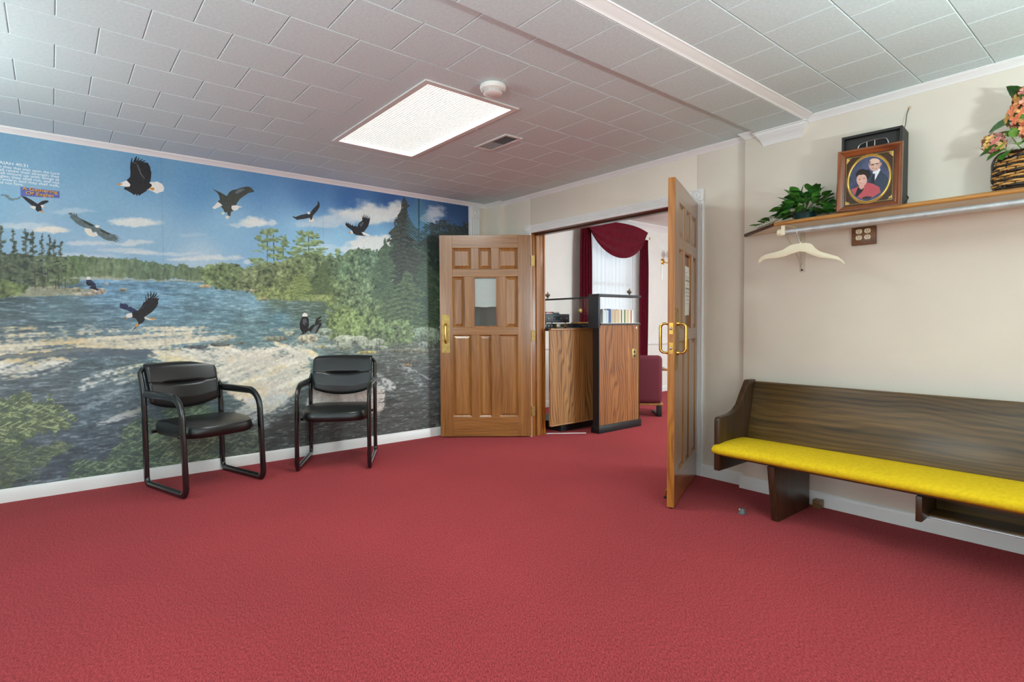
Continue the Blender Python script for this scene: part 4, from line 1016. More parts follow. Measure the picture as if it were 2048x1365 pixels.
for k, ((w_, h_, c_), nm) in enumerate(zip(bks, names)):
    w_ *= 1.22; h_ *= 1.22
    b_ = empty('book', (-3.93, yb + w_ / 2, 1.138)); yb += w_ + .002
    where = ['first book at the black upright', 'second book from the upright', 'third book from the upright', 'just before the royal blue book', 'tallest in the ledge row', 'just after the royal blue book', 'two after the royal blue book', 'three after the royal blue book', 'four after the royal blue book', 'five after the royal blue book', 'before the thin dark green book', 'in the middle of the ledge row', 'between the two green books', 'after the white one', 'just after the olive book', 'two after the olive book', 'before the thin red book', 'near the glass end', 'last in the ledge row'][k]
    tag(b_, '%s book, %s' % (nm, where), 'book', 'books on the bookcase ledge')
    cm = plain('book_cover_%d' % k, srgb(*c_), .6)
    bx('cover', (.058, .062, -w_ / 2, w_ / 2, 0, h_), cm, b_); bx('cover', (-.05, .058, -w_ / 2, -w_ / 2 + .002, 0, h_), cm, b_); bx('cover', (-.05, .058, w_ / 2 - .002, w_ / 2, 0, h_), cm, b_)
    bx('pages', (-.046, .058, -w_ / 2 + .002, w_ / 2 - .002, .003, h_ - .003), MAT['paper'], b_)
ck = MB().lathe([(.030, 0), (.032, .01), (.026, .05), (.022, .09), (.006, .10)], 16, (-3.93, 4.385, 1.138))
tag(ck.build('lamp_bulb', MAT['white_plastic'], smooth=True), 'white bulbous lamp shade behind the black upright', 'lamp shade')
so = empty('brass_outlet', (-3.83, 4.895, .80)); tag(so, 'brass outlet plate on the bookcase end panel', 'outlet')
bx('plate', (0, .003, -.035, .035, -.057, .057), MAT['brass_dull'], so, .001)
for zz in (.022, -.022): MB().lathe([(.015, .003), (.014, .005), (.004, .005)], 14, (0, 0, zz), 'x').build('socket', MAT['base_black'], so)
lt = MB().box(-3.829, -3.826, 4.92, 4.935, 1.075, 1.095)
tag(lt.build('white_tag', MAT['paper']), 'tiny white sticker at the top corner of the bookcase end', 'sticker')

# ------------------------------------------------------------------ curtains
MAT['velvet'] = plain('burgundy_velvet', srgb(98, 5, 30), .85, 0, .2, var=.22, vscale=14)
MAT['velvet'].node_tree.nodes['Principled BSDF'].inputs['Sheen Weight'].default_value = .08
def sheer_mat():
    m = NT('sheer_voile'); m.n.remove(m.p)
    d = m.new('ShaderNodeBsdfTranslucent'); d.inputs[0].default_value = (.90, .90, .90, 1)
    e = m.new('ShaderNodeBsdfDiffuse'); e.inputs[0].default_value = (.85, .85, .85, 1)
    t = m.new('ShaderNodeBsdfTransparent')
    m1 = m.new('ShaderNodeMixShader'); m1.inputs[0].default_value = .5; m.link(d.outputs[0], m1.inputs[1]); m.link(e.outputs[0], m1.inputs[2])
    m2 = m.new('ShaderNodeMixShader'); m2.inputs[0].default_value = .18; m.link(m1.outputs[0], m2.inputs[1]); m.link(t.outputs[0], m2.inputs[2])
    m.link(m2.outputs[0], m.out.inputs['Surface']); return m.mat
sc_ = empty('sheer_curtain', (FX + .05, 6.46, .85)); tag(sc_, 'white pleated sheer curtain hanging in the far window', 'curtain')
def shf(u, v): return (.012 * math.sin(u * 2 * math.pi * 26) + .006 * math.sin(u * 71 + 1), -.60 + 1.20 * u, 1.70 * v)
MB().grid(shf, 420, 3).build('voile', sheer_mat(), sc_, smooth=True, recalc=False)
MB().tube([(.0, -.64, 1.71), (0, .64, 1.71)], .008, 10).build('curtain_rod', MAT['trim'], sc_, smooth=True)
def drape(name, y0, y1, z0, z1, label):
    d_ = empty(name, (FX + .125, (y0 + y1) / 2, z0)); tag(d_, label, 'curtain', 'burgundy side drapes'); wd = (y1 - y0)
    def fn(u, v):
        pinch = 1 - .18 * math.exp(-((v - .97) / .12) ** 2) + .04 * math.sin(v * 5)
        return (.028 * math.sin(u * 2 * math.pi * 4 + v) , (u - .5) * wd * pinch, (z1 - z0) * v)
    m = MB(); m.grid(lambda u, v: fn(u, v), 60, 24); m.grid(lambda u, v: (fn(u, v)[0] - .004, fn(u, v)[1], fn(u, v)[2]), 60, 24)
    m.build('velvet_panel', MAT['velvet'], d_, smooth=True); return d_
drape('side_drape', 5.665, 5.905, .45, 2.56, 'burgundy velvet drape hanging on the side of the window by the door jamb')
drape('side_drape', 7.00, 7.20, .45, 2.42, 'burgundy velvet drape hanging on the side of the window by the finial')
sw = empty('curtain_swag', (FX + .17, 6.42, 2.0)); tag(sw, 'burgundy velvet swag scarf draped across the top of the window', 'curtain')
def swf(u, v):
    # v=0 top edge, v=1 bottom hem; u across
    s_ = 4 * u * (1 - u)
    y = -.70 + 1.40 * u
    topz = .60 - .08 * abs(2 * u - 1) ** 3 * 1.0
    endz = .48
    zt = topz; zb = (endz - (.055 if u > .5 else 0) * (2 * u - 1)) * (1 - s_ ** .85) + .08 * s_ ** .85
    z = zt + (min(zb, zt - .01) - zt) * v
    fold = .020 * math.sin(v * 22 + s_ * 1.5) * (.3 + s_) * (.4 + v)
    return (.02 + .07 * v * s_ + fold * .5, y * (1 - .10 * v * (1 - s_)), z)
m = MB(); m.grid(swf, 60, 60); m.grid(lambda u, v: (swf(u, v)[0] - .004, swf(u, v)[1], swf(u, v)[2]), 60, 60)
m.build('velvet_swag', MAT['velvet'], sw, smooth=True)
for y, z in ((-.68, .50), (.70, .43)):
    MB().lathe([(.010, -.02), (.022, -.005), (.024, .01), (.012, .02)], 14, (.06, y, z), 'x').build('swag_holder', MAT['ivory'], sw, smooth=True)
# wall sconce
sc2 = empty('wall_sconce', (FX, 7.76, 2.14)); tag(sc2, 'brass wall sconce partly hidden by the edge-on door', 'sconce')
MB().lathe([(.05, 0), (.05, .008), (.03, .02), (.012, .026)], 18, (0, 0, 0), 'x').build('back_plate', MAT['brass'], sc2, smooth=True)
MB().tube(smooth_path([(.02, 0, 0), (.09, 0, -.03), (.13, 0, .01), (.13, 0, .05)], 6), .008, 10).build('arm', MAT['brass'], sc2, smooth=True)
MB().lathe([(.02, .05), (.045, .06), (.055, .10), (.04, .15), (.035, .15), (.05, .10), (.04, .065), (.01, .056)], 18, (.13, 0, 0)).build('glass_shade', glassy('frosted', (.95, .95, .95, 1), .6, .2), sc2, smooth=True)
MB().tube([(.012, -.03, -.05), (.012, -.03, -.30)], .003, 6).build('pull_chain', MAT['steel'], sc2)

# upholstered chair
uc = empty('upholstered_chair', (-4.38, 5.65, 0), R(45)); tag(uc, 'burgundy upholstered chair with wooden arms beyond the bookcase', 'chair')
MAT['burg'] = plain('burgundy_weave', srgb(108, 50, 60), .9, 0, .2, var=.2, vscale=120, bump=.4, bscale=300)
MAT['arm_oak'] = wood('arm_oak', srgb(104, 66, 30), srgb(156, 106, 56), srgb(182, 134, 80), 'y')
def rbox(nm, b_, m_, par, bv): return MB().box(*b_).build(nm, m_, par, bevel=bv, seg=4)
rbox('backrest', (-.27, .27, -.30, -.19, .17, .745), MAT['burg'], uc, .055)
rbox('seat', (-.27, .27, -.20, .28, .33, .45), MAT['burg'], uc, .04)
bx('seat_rail', (-.28, .28, -.27, .27, .140, .165), MAT['arm_oak'], uc, .005)
bx('seat_frame', (-.26, .26, -.24, .26, .165, .33), MAT['burg'], uc, .01)
for s_ in (-1, 1):
    bx('arm', (s_ * .31 - .03, s_ * .31 + .03, -.22, .27, .555, .580), MAT['arm_oak'], uc, .006)
    bx('arm_post', (s_ * .31 - .018, s_ * .31 + .018, .18, .24, .0, .555), MAT['arm_oak'], uc, .004)
    bx('leg', (s_ * .24 - .03, s_ * .24 + .03, -.24, -.18, 0, .145), MAT['base_black'], uc, .003)
    bx('sled_runner', (s_ * .24 - .02, s_ * .24 + .02, -.24, .18, 0, .022), MAT['base_black'], uc, .003)
# ------------------------------------------------------------------ flat prints: mural and portrait
def to_lin(a): return np.where(a <= .04045, a / 12.92, ((np.clip(a, 0, 1) + .055) / 1.055) ** 2.4)
def print_mat(name, rough, gain=1.0, spec=.4):
    m = NT(name); m.set(Roughness=rough, Specular_IOR_Level=spec)
    at = m.new('ShaderNodeVertexColor'); at.layer_name = 'ink'
    mx = m.new('ShaderNodeMixRGB', blend_type='MULTIPLY'); mx.inputs[0].default_value = 1.0; mx.inputs[2].default_value = (gain, gain, gain, 1)
    m.link(at.outputs['Color'], mx.inputs[1]); m.link(mx.outputs[0], m.p.inputs['Base Color']); return m.mat
def print_mesh(name, pts, img, mat, parent=None):
    # pts (H,W,3) positions, img (H,W,3) display colours
    H, W_ = pts.shape[:2]; me = bpy.data.meshes.new(name)
    idx = np.arange(H * W_).reshape(H, W_)
    q = np.stack([idx[:-1, :-1], idx[:-1, 1:], idx[1:, 1:], idx[1:, :-1]], -1).reshape(-1, 4).astype(np.int32)
    me.vertices.add(H * W_); me.vertices.foreach_set('co', pts.reshape(-1).astype(np.float32))
    me.loops.add(q.size); me.loops.foreach_set('vertex_index', q.reshape(-1))
    me.polygons.add(len(q)); me.polygons.foreach_set('loop_start', np.arange(0, q.size, 4, dtype=np.int32))
    me.update(calc_edges=True)
    ca = me.color_attributes.new('ink', 'FLOAT_COLOR', 'POINT')
    rgba = np.ones((H * W_, 4), np.float32); rgba[:, :3] = to_lin(np.clip(img, 0, 1)).reshape(-1, 3)
    ca.data.foreach_set('color', rgba.reshape(-1)); me.materials.append(mat)
    return link(name, me, parent)
RS = np.random.RandomState(7)
def vnoise(H, W_, cy, cx):
    gh, gw = int(H / cy) + 3, int(W_ / cx) + 3; g = RS.rand(gh, gw)
    oy, ox = RS.rand(), RS.rand()
    y = np.arange(H) / cy + oy; x = np.arange(W_) / cx + ox
    iy = y.astype(int); ix = x.astype(int); fy = y - iy; fx = x - ix
    fy = fy * fy * (3 - 2 * fy); fx = fx * fx * (3 - 2 * fx)
    a = g[iy][:, ix]; b_ = g[iy][:, ix + 1]; c_ = g[iy + 1][:, ix]; d = g[iy + 1][:, ix + 1]
    return (a * (1 - fx) + b_ * fx) * (1 - fy)[:, None] + (c_ * (1 - fx) + d * fx) * fy[:, None]
def fbm(H, W_, cy, cx, octs=4, gain=.55):
    s_ = 0; amp = 1; t = 0
    for k in range(octs):
        s_ = s_ + amp * vnoise(H, W_, max(cy, 1.01), max(cx, 1.01)); t += amp; amp *= gain; cy /= 2; cx /= 2
        if cy < .8 and cx < .8: break
    return s_ / t
def inpoly(X, Y, poly):
    p = np.array(poly, float); m = np.zeros(X.shape, bool)
    x0, y0 = p.min(0); x1, y1 = p.max(0)
    sel = (X >= x0) & (X <= x1) & (Y >= y0) & (Y <= y1)
    xs, ys = X[sel], Y[sel]; r_ = np.zeros(xs.shape, bool); n = len(p)
    for i in range(n):
        (ax, ay), (bx2, by2) = p[i], p[(i + 1) % n]
        if ay == by2: continue
        c_ = ((ay > ys) != (by2 > ys)) & (xs < (bx2 - ax) * (ys - ay) / (by2 - ay) + ax); r_ ^= c_
    m[sel] = r_; return m
def idw(X, Y, samples, pw=2.6):
    num = np.zeros(X.shape + (3,)); den = np.zeros(X.shape)
    for (x, y, r_, g, b_) in samples:
        w_ = 1 / (((X - x) ** 2 + (Y - y) ** 2) + 60) ** (pw / 2); den += w_; num += w_[..., None] * np.array([r_, g, b_]) / 255
    return num / den[..., None]
def lerp(img, mask, col):
    m_ = np.asarray(mask, float)[..., None]; c_ = np.array(col) / 255 if not isinstance(col, np.ndarray) else col
    img[...] = img * (1 - m_) + c_ * m_
def sstep(a, b_, x): t = np.clip((x - a) / (b_ - a), 0, 1); return t * t * (3 - 2 * t)

# the mural's artwork was traced as (px, py) measurements; plane is the wall x = XL
MX = XL + .0015
def mural_pt(px, py, x=MX):
    v = CF + CR * ((px - 1024) / CAM_F) + CU * ((682.5 - py) / CAM_F); k = x / v.x
    return (x, v.y * k, CAM_H + v.z * k)
MU0, MU1, MV0, MV1, MSTEP = -1.35, 3.413, .087, CH - .037, .0050
MW, MH = int((MU1 - MU0) / MSTEP) + 1, int((MV1 - MV0) / MSTEP) + 1
U, V = np.meshgrid(np.linspace(MU0, MU1, MW), np.linspace(MV0, MV1, MH))
_dx, _dy, _dz = MX, U, V - CAM_H
_dep = _dx * CF.x + _dy * CF.y + _dz * CF.z
PX = 1024 + CAM_F * (_dx * CR.x + _dy * CR.y + _dz * CR.z) / _dep
PY = 682.5 - CAM_F * (_dx * CU.x + _dy * CU.y + _dz * CU.z) / _dep
_cx0, _cx1, _ry0, _ry1 = PX.min(0), PX.max(0), PY.min(1), PY.max(1)
def win_(x0, x1, y0, y1):
    c_ = np.where((_cx1 >= x0) & (_cx0 <= x1))[0]; r_ = np.where((_ry1 >= y0) & (_ry0 <= y1))[0]
    if not len(c_) or not len(r_): return None
    return (slice(r_[0], r_[-1] + 1), slice(c_[0], c_[-1] + 1))
N = lambda cy, cx, o_=4, g=.55: fbm(MH, MW, cy, cx, o_, g)
jx = (N(9, 9) - .5) * 16; jy = (N(9, 9) - .5) * 16; JX = (N(30, 30) - .5) * 40; JY = (N(30, 30) - .5) * 40
fine = N(3.2, 3.2, 2); fine2 = N(2.2, 4.5, 2); mid = N(8, 8, 3); strk = N(2.0, 10, 3, .6); strk2 = N(6, 46, 4, .6); broad = N(40, 90, 3)
sky = idw(PX, PY, [(-200, 280, 104, 150, 180), (0, 290, 108, 150, 178), (150, 310, 110, 155, 186), (300, 340, 100, 150, 188), (0, 400, 124, 164, 190), (200, 420, 124, 166, 194), (400, 380, 92, 146, 190), (520, 380, 84, 138, 188), (620, 390, 74, 124, 180), (700, 400, 58, 104, 164), (780, 400, 46, 88, 146), (900, 430, 40, 74, 122), (936, 420, 36, 66, 112),
                   (300, 470, 140, 178, 204), (450, 450, 128, 174, 206), (400, 520, 168, 194, 212), (200, 500, 152, 182, 206), (60, 450, 140, 172, 196), (600, 460, 130, 180, 214), (680, 480, 140, 188, 218), (760, 470, 120, 172, 208), (660, 510, 168, 202, 222), (880, 445, 60, 98, 146), (840, 450, 84, 130, 172)])
img = sky.copy()
cn = N(16, 40, 4); cn2 = N(6, 12, 3)
def cloud(cx, cy, rx, ry, col=(214, 218, 216), k=1.0, flat=1.6):
    X2 = PX + JX * .45 + jx * .6; Y2 = PY + JY * .22 + jy * .5
    d = ((X2 - cx) / rx) ** 2 + np.where(Y2 > cy, ((Y2 - cy) / (ry / flat)) ** 2, ((Y2 - cy) / ry) ** 2)
    lerp(img, k * sstep(1.15, .25, d + (cn - .5) * 1.5 + (cn2 - .5) * .5), col)
for a in ((728, 434, 92, 30), (668, 446, 90, 18, (190, 204, 214), .8), (790, 424, 26, 24), (740, 492, 55, 20), (770, 486, 26, 16), (700, 500, 30, 10, (220, 224, 224), .7), (505, 446, 40, 15), (545, 450, 16, 9, (206, 214, 218), .8), (478, 450, 26, 7, (200, 210, 216), .7),
          (872, 430, 24, 22, (180, 190, 202)), (856, 440, 20, 12, (180, 190, 202), .7), (262, 447, 52, 12), (100, 461, 40, 9, (222, 214, 204)), (50, 452, 56, 9, (196, 204, 208), .7), (140, 425, 60, 8, (176, 194, 206), .7), (190, 487, 60, 7, (202, 206, 210), .8), (270, 487, 50, 7, (206, 210, 212), .8), (290, 506, 46, 6, (214, 216, 216), .8), (240, 500, 60, 6, (200, 208, 212), .7), (370, 520, 40, 6, (218, 220, 220), .8), (440, 518, 46, 7, (214, 218, 218), .8), (350, 510, 60, 5, (196, 208, 216), .7), (495, 527, 16, 6, (214, 218, 220), .7), (170, 513, 80, 8, (196, 206, 214), .7), (390, 470, 30, 5, (170, 194, 210), .5), (640, 495, 60, 8, (196, 214, 224), .5)): cloud(*a)

# water
water = idw(PX, PY, [(0, 605, 74, 92, 98), (-150, 620, 84, 100, 104), (120, 600, 92, 116, 124), (200, 565, 104, 144, 174), (300, 575, 106, 148, 176), (420, 580, 112, 152, 172), (500, 600, 112, 148, 164), (300, 610, 110, 150, 174), (0, 640, 88, 104, 110), (150, 640, 92, 114, 122), (300, 640, 106, 138, 152), (450, 630, 104, 138, 152), (560, 605, 92, 112, 100), (640, 605, 86, 104, 90), (600, 625, 92, 112, 104), (560, 640, 96, 132, 144), (480, 655, 106, 136, 142),
                     (60, 715, 84, 98, 106), (250, 710, 92, 108, 114), (100, 770, 96, 108, 114), (0, 760, 92, 102, 108), (230, 770, 98, 114, 120), (200, 820, 84, 100, 110), (260, 880, 86, 98, 110), (200, 900, 76, 88, 98), (150, 960, 76, 84, 94), (0, 960, 80, 88, 88), (450, 700, 116, 138, 140), (620, 690, 122, 140, 138), (520, 800, 112, 124, 124), (560, 880, 72, 76, 76), (640, 860, 70, 74, 72), (500, 900, 66, 76, 76), (760, 740, 92, 96, 92), (820, 740, 84, 88, 86), (790, 820, 72, 72, 70), (870, 840, 70, 72, 70), (700, 850, 70, 72, 70), (860, 760, 76, 80, 80), (820, 700, 98, 104, 92), (700, 700, 112, 122, 116)], 3.0)
water = water * (1 + (strk - .5)[..., None] * .55 + (strk2 - .5)[..., None] * .45 + (fine - .5)[..., None] * .18)
hl = sstep(.60, .80, strk) * .36; water = water * (1 - hl[..., None]) + np.array([190, 206, 212]) / 255 * hl[..., None]
shore = 556 + 0 * PX
wmask = PY > np.interp(PX + jx * .2, [-400, 0, 150, 260, 400, 470, 510, 660, 940], [590, 592, 562, 559, 563, 577, 590, 600, 600])
lerp(img, wmask, water)
def blur(a, r_):
    for ax in (0, 1):
        p_ = np.concatenate([np.repeat(np.take(a, [0], ax), r_ + 1, ax), a, np.repeat(np.take(a, [-1], ax), r_, ax)], ax); c_ = np.cumsum(p_, ax); n_ = a.shape[ax]
        a = (np.take(c_, range(2 * r_ + 1, 2 * r_ + 1 + n_), ax) - np.take(c_, range(0, n_), ax)) / (2 * r_ + 1)
    return a
def rapids(poly, k=1.0, col=(226, 222, 206), col2=(206, 190, 146), thr=.42, jit=1.0, rot=None, soft=9):
    m_ = inpoly(PX + JX * .6 * jit + jx * .7 * jit, PY + JY * .22 * jit + jy * .35 * jit, poly).astype(float)
    m_ = blur(blur(m_, soft), soft)
    n_ = .55 * strk2 + .45 * strk if rot is None else rot
    n_ = .72 * n_ + .28 * fine2
    a = sstep(.28, .92, m_ * .86 + (n_ - thr - .15) * 3.4 * np.clip(m_ * 3, 0, 1)) * k * np.clip(m_ * 4, 0, 1)
    c_ = np.array(col) / 255 * np.ones(img.shape); t_ = sstep(.48, .70, cn * .6 + n_ * .4)[..., None] * .8; c_ = c_ * (1 - t_) + np.array(col2) / 255 * t_
    c_ = c_ * (.62 + .62 * n_ + .16 * (fine - .5))[..., None]
    img[...] = img * (1 - a[..., None]) + c_ * a[..., None]
diag = N(5, 5, 3)
_uu = (U * 1.0 + V * 2.2); 
dgn = vnoise(64, 600, 1.01, 1.01)
def dirnoise(ang, along, across, seed):
    # streaks running at angle ang (from +u) on the wall
    ca, sa = math.cos(ang), math.sin(ang); A = (U - MU0) * ca + V * sa; B = -(U - MU0) * sa + V * ca; r_ = np.random.RandomState(seed); out = 0; amp = 1.0; tt = 0
    for o_ in range(4):
        g = r_.rand(90, 90); x = (A / along * 2 ** o_ + 45.3) % 88; y = (B / across * 2 ** o_ + 41.7) % 88; ix = x.astype(int); iy = y.astype(int); fx = x - ix; fy = y - iy; fx = fx * fx * (3 - 2 * fx); fy = fy * fy * (3 - 2 * fy)
        out = out + amp * ((g[iy, ix] * (1 - fx) + g[iy, ix + 1] * fx) * (1 - fy) + (g[iy + 1, ix] * (1 - fx) + g[iy + 1, ix + 1] * fx) * fy); tt += amp; amp *= .6
    return out / tt
dup_ = dirnoise(.32, .34, .045, 3); ddn = dirnoise(-.5, .30, .05, 4); dflat = dirnoise(.05, .5, .035, 5)
rapids([(-500, 672), (0, 662), (60, 655), (110, 662), (180, 652), (330, 650), (400, 655), (470, 675), (480, 690), (400, 695), (330, 698), (200, 700), (100, 706), (0, 710), (-500, 720)], .95, thr=.36, rot=dflat)
rapids([(-500, 690), (0, 680), (140, 672), (300, 664), (380, 668), (420, 684), (330, 694), (180, 698), (60, 705), (-20, 708), (-500, 716)], .9, (232, 224, 200), (222, 198, 146), thr=.22, rot=dflat)
rapids([(70, 650), (120, 648), (170, 648), (120, 658), (80, 660)], .8, thr=.3)
rapids([(20, 640), (200, 630), (330, 640), (480, 655), (500, 670), (300, 660), (60, 655)], .5, (188, 204, 208), (196, 200, 190), .56, rot=dflat)
dk = inpoly(PX + JX * .3, PY + JY * .25 + jy * .3, [(-500, 716), (0, 710), (90, 704), (160, 696), (200, 696), (330, 699), (420, 697), (420, 706), (330, 716), (220, 712), (150, 716), (80, 722), (0, 726), (-500, 730)])
lerp(img, dk * .75, (82, 94, 106))
rapids([(-500, 736), (0, 730), (60, 722), (110, 722), (165, 716), (160, 728), (120, 738), (60, 746), (0, 750), (-500, 760)], 1.0, (226, 226, 216), (210, 190, 140), .26, rot=dup_)
rapids([(165, 712), (205, 706), (250, 708), (290, 722), (230, 740), (180, 738), (150, 748), (160, 730)], .9, (208, 212, 204), (176, 164, 116), .46, rot=dup_)
rapids([(140, 760), (210, 745), (285, 734), (330, 730), (270, 752), (210, 768), (150, 785)], 1.0, (214, 218, 212), (186, 182, 140), .34, rot=dup_)
rapids([(300, 705), (420, 700), (520, 690), (600, 690), (640, 705), (600, 735), (560, 770), (500, 800), (470, 780), (440, 745), (380, 730), (300, 725)], 1.0, (232, 228, 214), (220, 204, 160), .30, rot=ddn)
rapids([(430, 730), (520, 700), (610, 705), (610, 760), (560, 800), (520, 830), (500, 800), (440, 770)], 1.0, (236, 230, 214), (226, 206, 160), .25, rot=dup_)
rapids([(620, 780), (700, 770), (760, 775), (765, 820), (700, 822), (620, 825)], .95, (222, 214, 204), (206, 196, 184), .15)
rapids([(740, 745), (775, 750), (790, 785), (760, 800)], .9, (206, 212, 212), (196, 200, 196), .35, rot=ddn)
rapids([(740, 712), (800, 725), (880, 745), (880, 775), (820, 770), (760, 745)], .6, (190, 196, 196), (170, 174, 170), .56, rot=ddn)
rapids([(560, 650), (650, 655), (700, 690), (640, 700), (540, 690), (480, 680)], .7, (200, 208, 202), (190, 186, 150), .50, rot=dflat)
rapids([(180, 830), (240, 812), (290, 800), (300, 830), (240, 850), (190, 850)], .8, (206, 210, 208), (180, 176, 150), .42, rot=dup_)
rapids([(150, 745), (310, 745), (330, 830), (200, 860), (120, 800)], .55, (176, 190, 196), (150, 164, 166), .56, rot=dup_)
rapids([(470, 810), (560, 780), (590, 800), (540, 850), (520, 870), (480, 850)], .8, (196, 206, 208), (186, 190, 180), .45, rot=dup_)
rapids([(760, 700), (880, 705), (880, 735), (800, 722)], .55, (196, 202, 196), (170, 170, 150), .52, rot=ddn)
rapids([(560, 682), (640, 676), (720, 690), (770, 700), (720, 712), (600, 708)], .6, (196, 206, 200), (186, 176, 130), .5, rot=dflat)

# vegetation
def foliage(mask, samples, con=1.0, tex=None, light=(168, 184, 136), dark=(40, 56, 46)):
    base = idw(PX, PY, samples)
    t_ = (fine * .5 + mid * .5) if tex is None else tex
    k = (t_ - .5) * 2.6 * con
    c_ = base * (1 + np.clip(k, -1, 1)[..., None] * .62)
    hi = sstep(.60, .80, t_)[..., None] * .45 * con; lo = sstep(.42, .25, t_)[..., None] * .55 * con
    c_ = c_ * (1 - hi) + np.array(light) / 255 * hi; c_ = c_ * (1 - lo) + np.array(dark) / 255 * lo
    m_ = np.asarray(mask, float)[..., None]; img[...] = img * (1 - m_) + c_ * m_
vert = N(9, 2.6, 3)
far = inpoly(PX + jx * .3, PY + jy * .55 + (vert - .5) * 9, [(100, 515), (140, 512), (180, 513), (230, 517), (280, 520), (330, 528), (400, 535), (430, 535), (450, 570), (400, 563), (330, 560), (260, 558), (170, 556), (100, 560)])
foliage(far, [(150, 530, 98, 120, 82), (300, 540, 96, 116, 92), (400, 550, 104, 122, 92), (200, 552, 112, 128, 98)], .55, vert * .6 + fine * .4, (140, 156, 120), (64, 84, 72))
lerp(img, inpoly(PX, PY + jy * .3, [(120, 556), (220, 553), (260, 558), (420, 562), (420, 566), (260, 561), (120, 560)]) * .6, (176, 170, 142))
# conifers
def conifer(cx, top, base, hw, dark, light, dens=.5, droop=.25, seed=1, bare=.08, k=1.0):
    t_ = (PY - top) / (base - top); rows = np.random.RandomState(seed).rand(2, 400)
    yy = np.clip(PY - top - droop * np.abs(PX - cx), 0, 1e6); bi = (yy / max(2.2, hw * .14)); i0 = np.clip(bi.astype(int), 0, 398); f_ = bi - i0
    side = (PX > cx).astype(int)
    rn = rows[side, i0] * (1 - f_) + rows[side, i0 + 1] * f_
    w_ = hw * np.clip(t_, 0, 1) ** .75 * (.35 + .9 * rn)
    a = np.abs(PX - cx)
    m_ = (t_ > 0) & (t_ < 1) & (a < w_) & ((fine2 + (1 - a / (w_ + 1)) * .45) > dens * .95)
    tr = (t_ > .05) & (t_ < 1) & (a < bare * 10 * (.4 + .6 * np.clip(t_, 0, 1)))
    sh = np.clip(fine2 * .9 + (f_ - .5) * .45 + .05, 0, 1)[..., None]
    c_ = np.array(dark) / 255 * (1 - sh) + np.array(light) / 255 * sh
    lerp(img, tr * k, (58, 54, 46)); mm = (m_ * k)[..., None]; img[...] = img * (1 - mm) + c_ * mm
def pine(cx, top, base, hw, seed):
    r_ = np.random.RandomState(seed); lerp(img, (np.abs(PX - cx - (PY - top) * .01) < 1.0) & (PY > top + 4) & (PY < base), (60, 60, 52))
    n_ = int((base - top) / 4.2)
    for k in range(n_):
        t_ = (k + .5) / n_; w_ = hw * (.25 + .75 * t_ ** .7) * (.45 + .55 * r_.rand()); sd = r_.choice([-1, 1])
        cy_ = top + 2 + (base - top) * t_; cx2 = cx + sd * w_ * .45
        W = win_(cx2 - w_ * 1.3, cx2 + w_ * 1.3, cy_ - 14, cy_ + 10)
        if W is None: continue
        d = ((PX[W] - cx2) / (w_ * .75)) ** 2 + ((PY[W] - cy_ + .18 * np.abs(PX[W] - cx)) / (3.0 + 1.5 * t_)) ** 2
        m_ = np.where(d < 2.2, sstep(1.15, .6, d + (fine2[W] - .5) * 2.6), 0) * .92
        sh = np.clip((fine2[W] - .5) * 1.8 + .42, 0, 1)[..., None]; c_ = np.array((42, 52, 46)) / 255 * (1 - sh) + np.array((118, 122, 94)) / 255 * sh
        img[W] = img[W] * (1 - m_[..., None]) + c_ * m_[..., None]
for a in ((-58, 440, 580, 30), (-25, 452, 580, 26), (1, 450, 580, 22), (27, 456, 575, 17), (51, 456, 575, 16), (66, 460, 575, 15), (83, 467, 575, 12), (99, 469, 575, 12), (108, 478, 575, 12), (121, 482, 570, 16), (-90, 430, 580, 32), (-130, 450, 580, 36)): pine(a[0], a[1], a[2], a[3], int(a[0]) + 300)
lm = inpoly(PX + jx, PY + jy, [(-700, 500), (60, 508), (120, 512), (150, 530), (158, 565), (120, 572), (60, 575), (20, 592), (-700, 610)])
foliage(lm * sstep(.35, .5, fine2 + .12), [(0, 530, 76, 84, 66), (60, 550, 84, 92, 72), (120, 545, 92, 106, 78), (140, 560, 98, 110, 76), (-200, 560, 70, 80, 62)], .8, vert * .5 + fine * .5, (140, 146, 112), (46, 54, 46))
lerp(img, inpoly(PX + jx * .4, PY + jy * .4, [(-700, 588), (20, 582), (60, 574), (110, 572), (150, 578), (195, 580), (195, 590), (120, 592), (40, 594), (-700, 606)]) * .85, np.array([150, 148, 122]) / 255 * (0.75 + .5 * fine[..., None]) * np.ones(3))
foliage(inpoly(PX + jx, PY + jy, [(-700, 560), (20, 560), (60, 572), (50, 588), (0, 596), (-700, 610)]), [(0, 575, 104, 116, 74), (-300, 580, 92, 104, 70)], .8)
for x in (70, 86, 95, 112, 117, 131): lerp(img, (np.abs(PX - x) < .8) & (PY > 535) & (PY < 578), (66, 66, 54))
# pines on the far bank
def clump(cx, cy, rx, ry, dark=(74, 96, 66), light=(158, 178, 116), k=.95):
    W = win_(cx - rx * 1.8, cx + rx * 1.8, cy - ry * 1.8, cy + ry * 1.8)
    if W is None: return
    d = ((PX[W] - cx) / rx) ** 2 + ((PY[W] - cy) / ry) ** 2
    m_ = sstep(1.1, .7, d + (fine2[W] - .5) * 2.4 + (mid[W] - .5) * 1.2) * k
    sh = np.clip((fine2[W] - .5) * 1.5 + .5 - (PY[W] - cy) / ry * .28, 0, 1)[..., None]
    c_ = np.array(dark) / 255 * (1 - sh) + np.array(light) / 255 * sh; img[W] = img[W] * (1 - m_[..., None]) + c_ * m_[..., None]
for x, y0, y1 in ((534, 465, 540), (547, 470, 540), (566, 478, 540), (617, 470, 560)): lerp(img, (np.abs(PX - x - (PY - y0) * .01) < 1.1) & (PY > y0) & (PY < y1), (72, 78, 62))
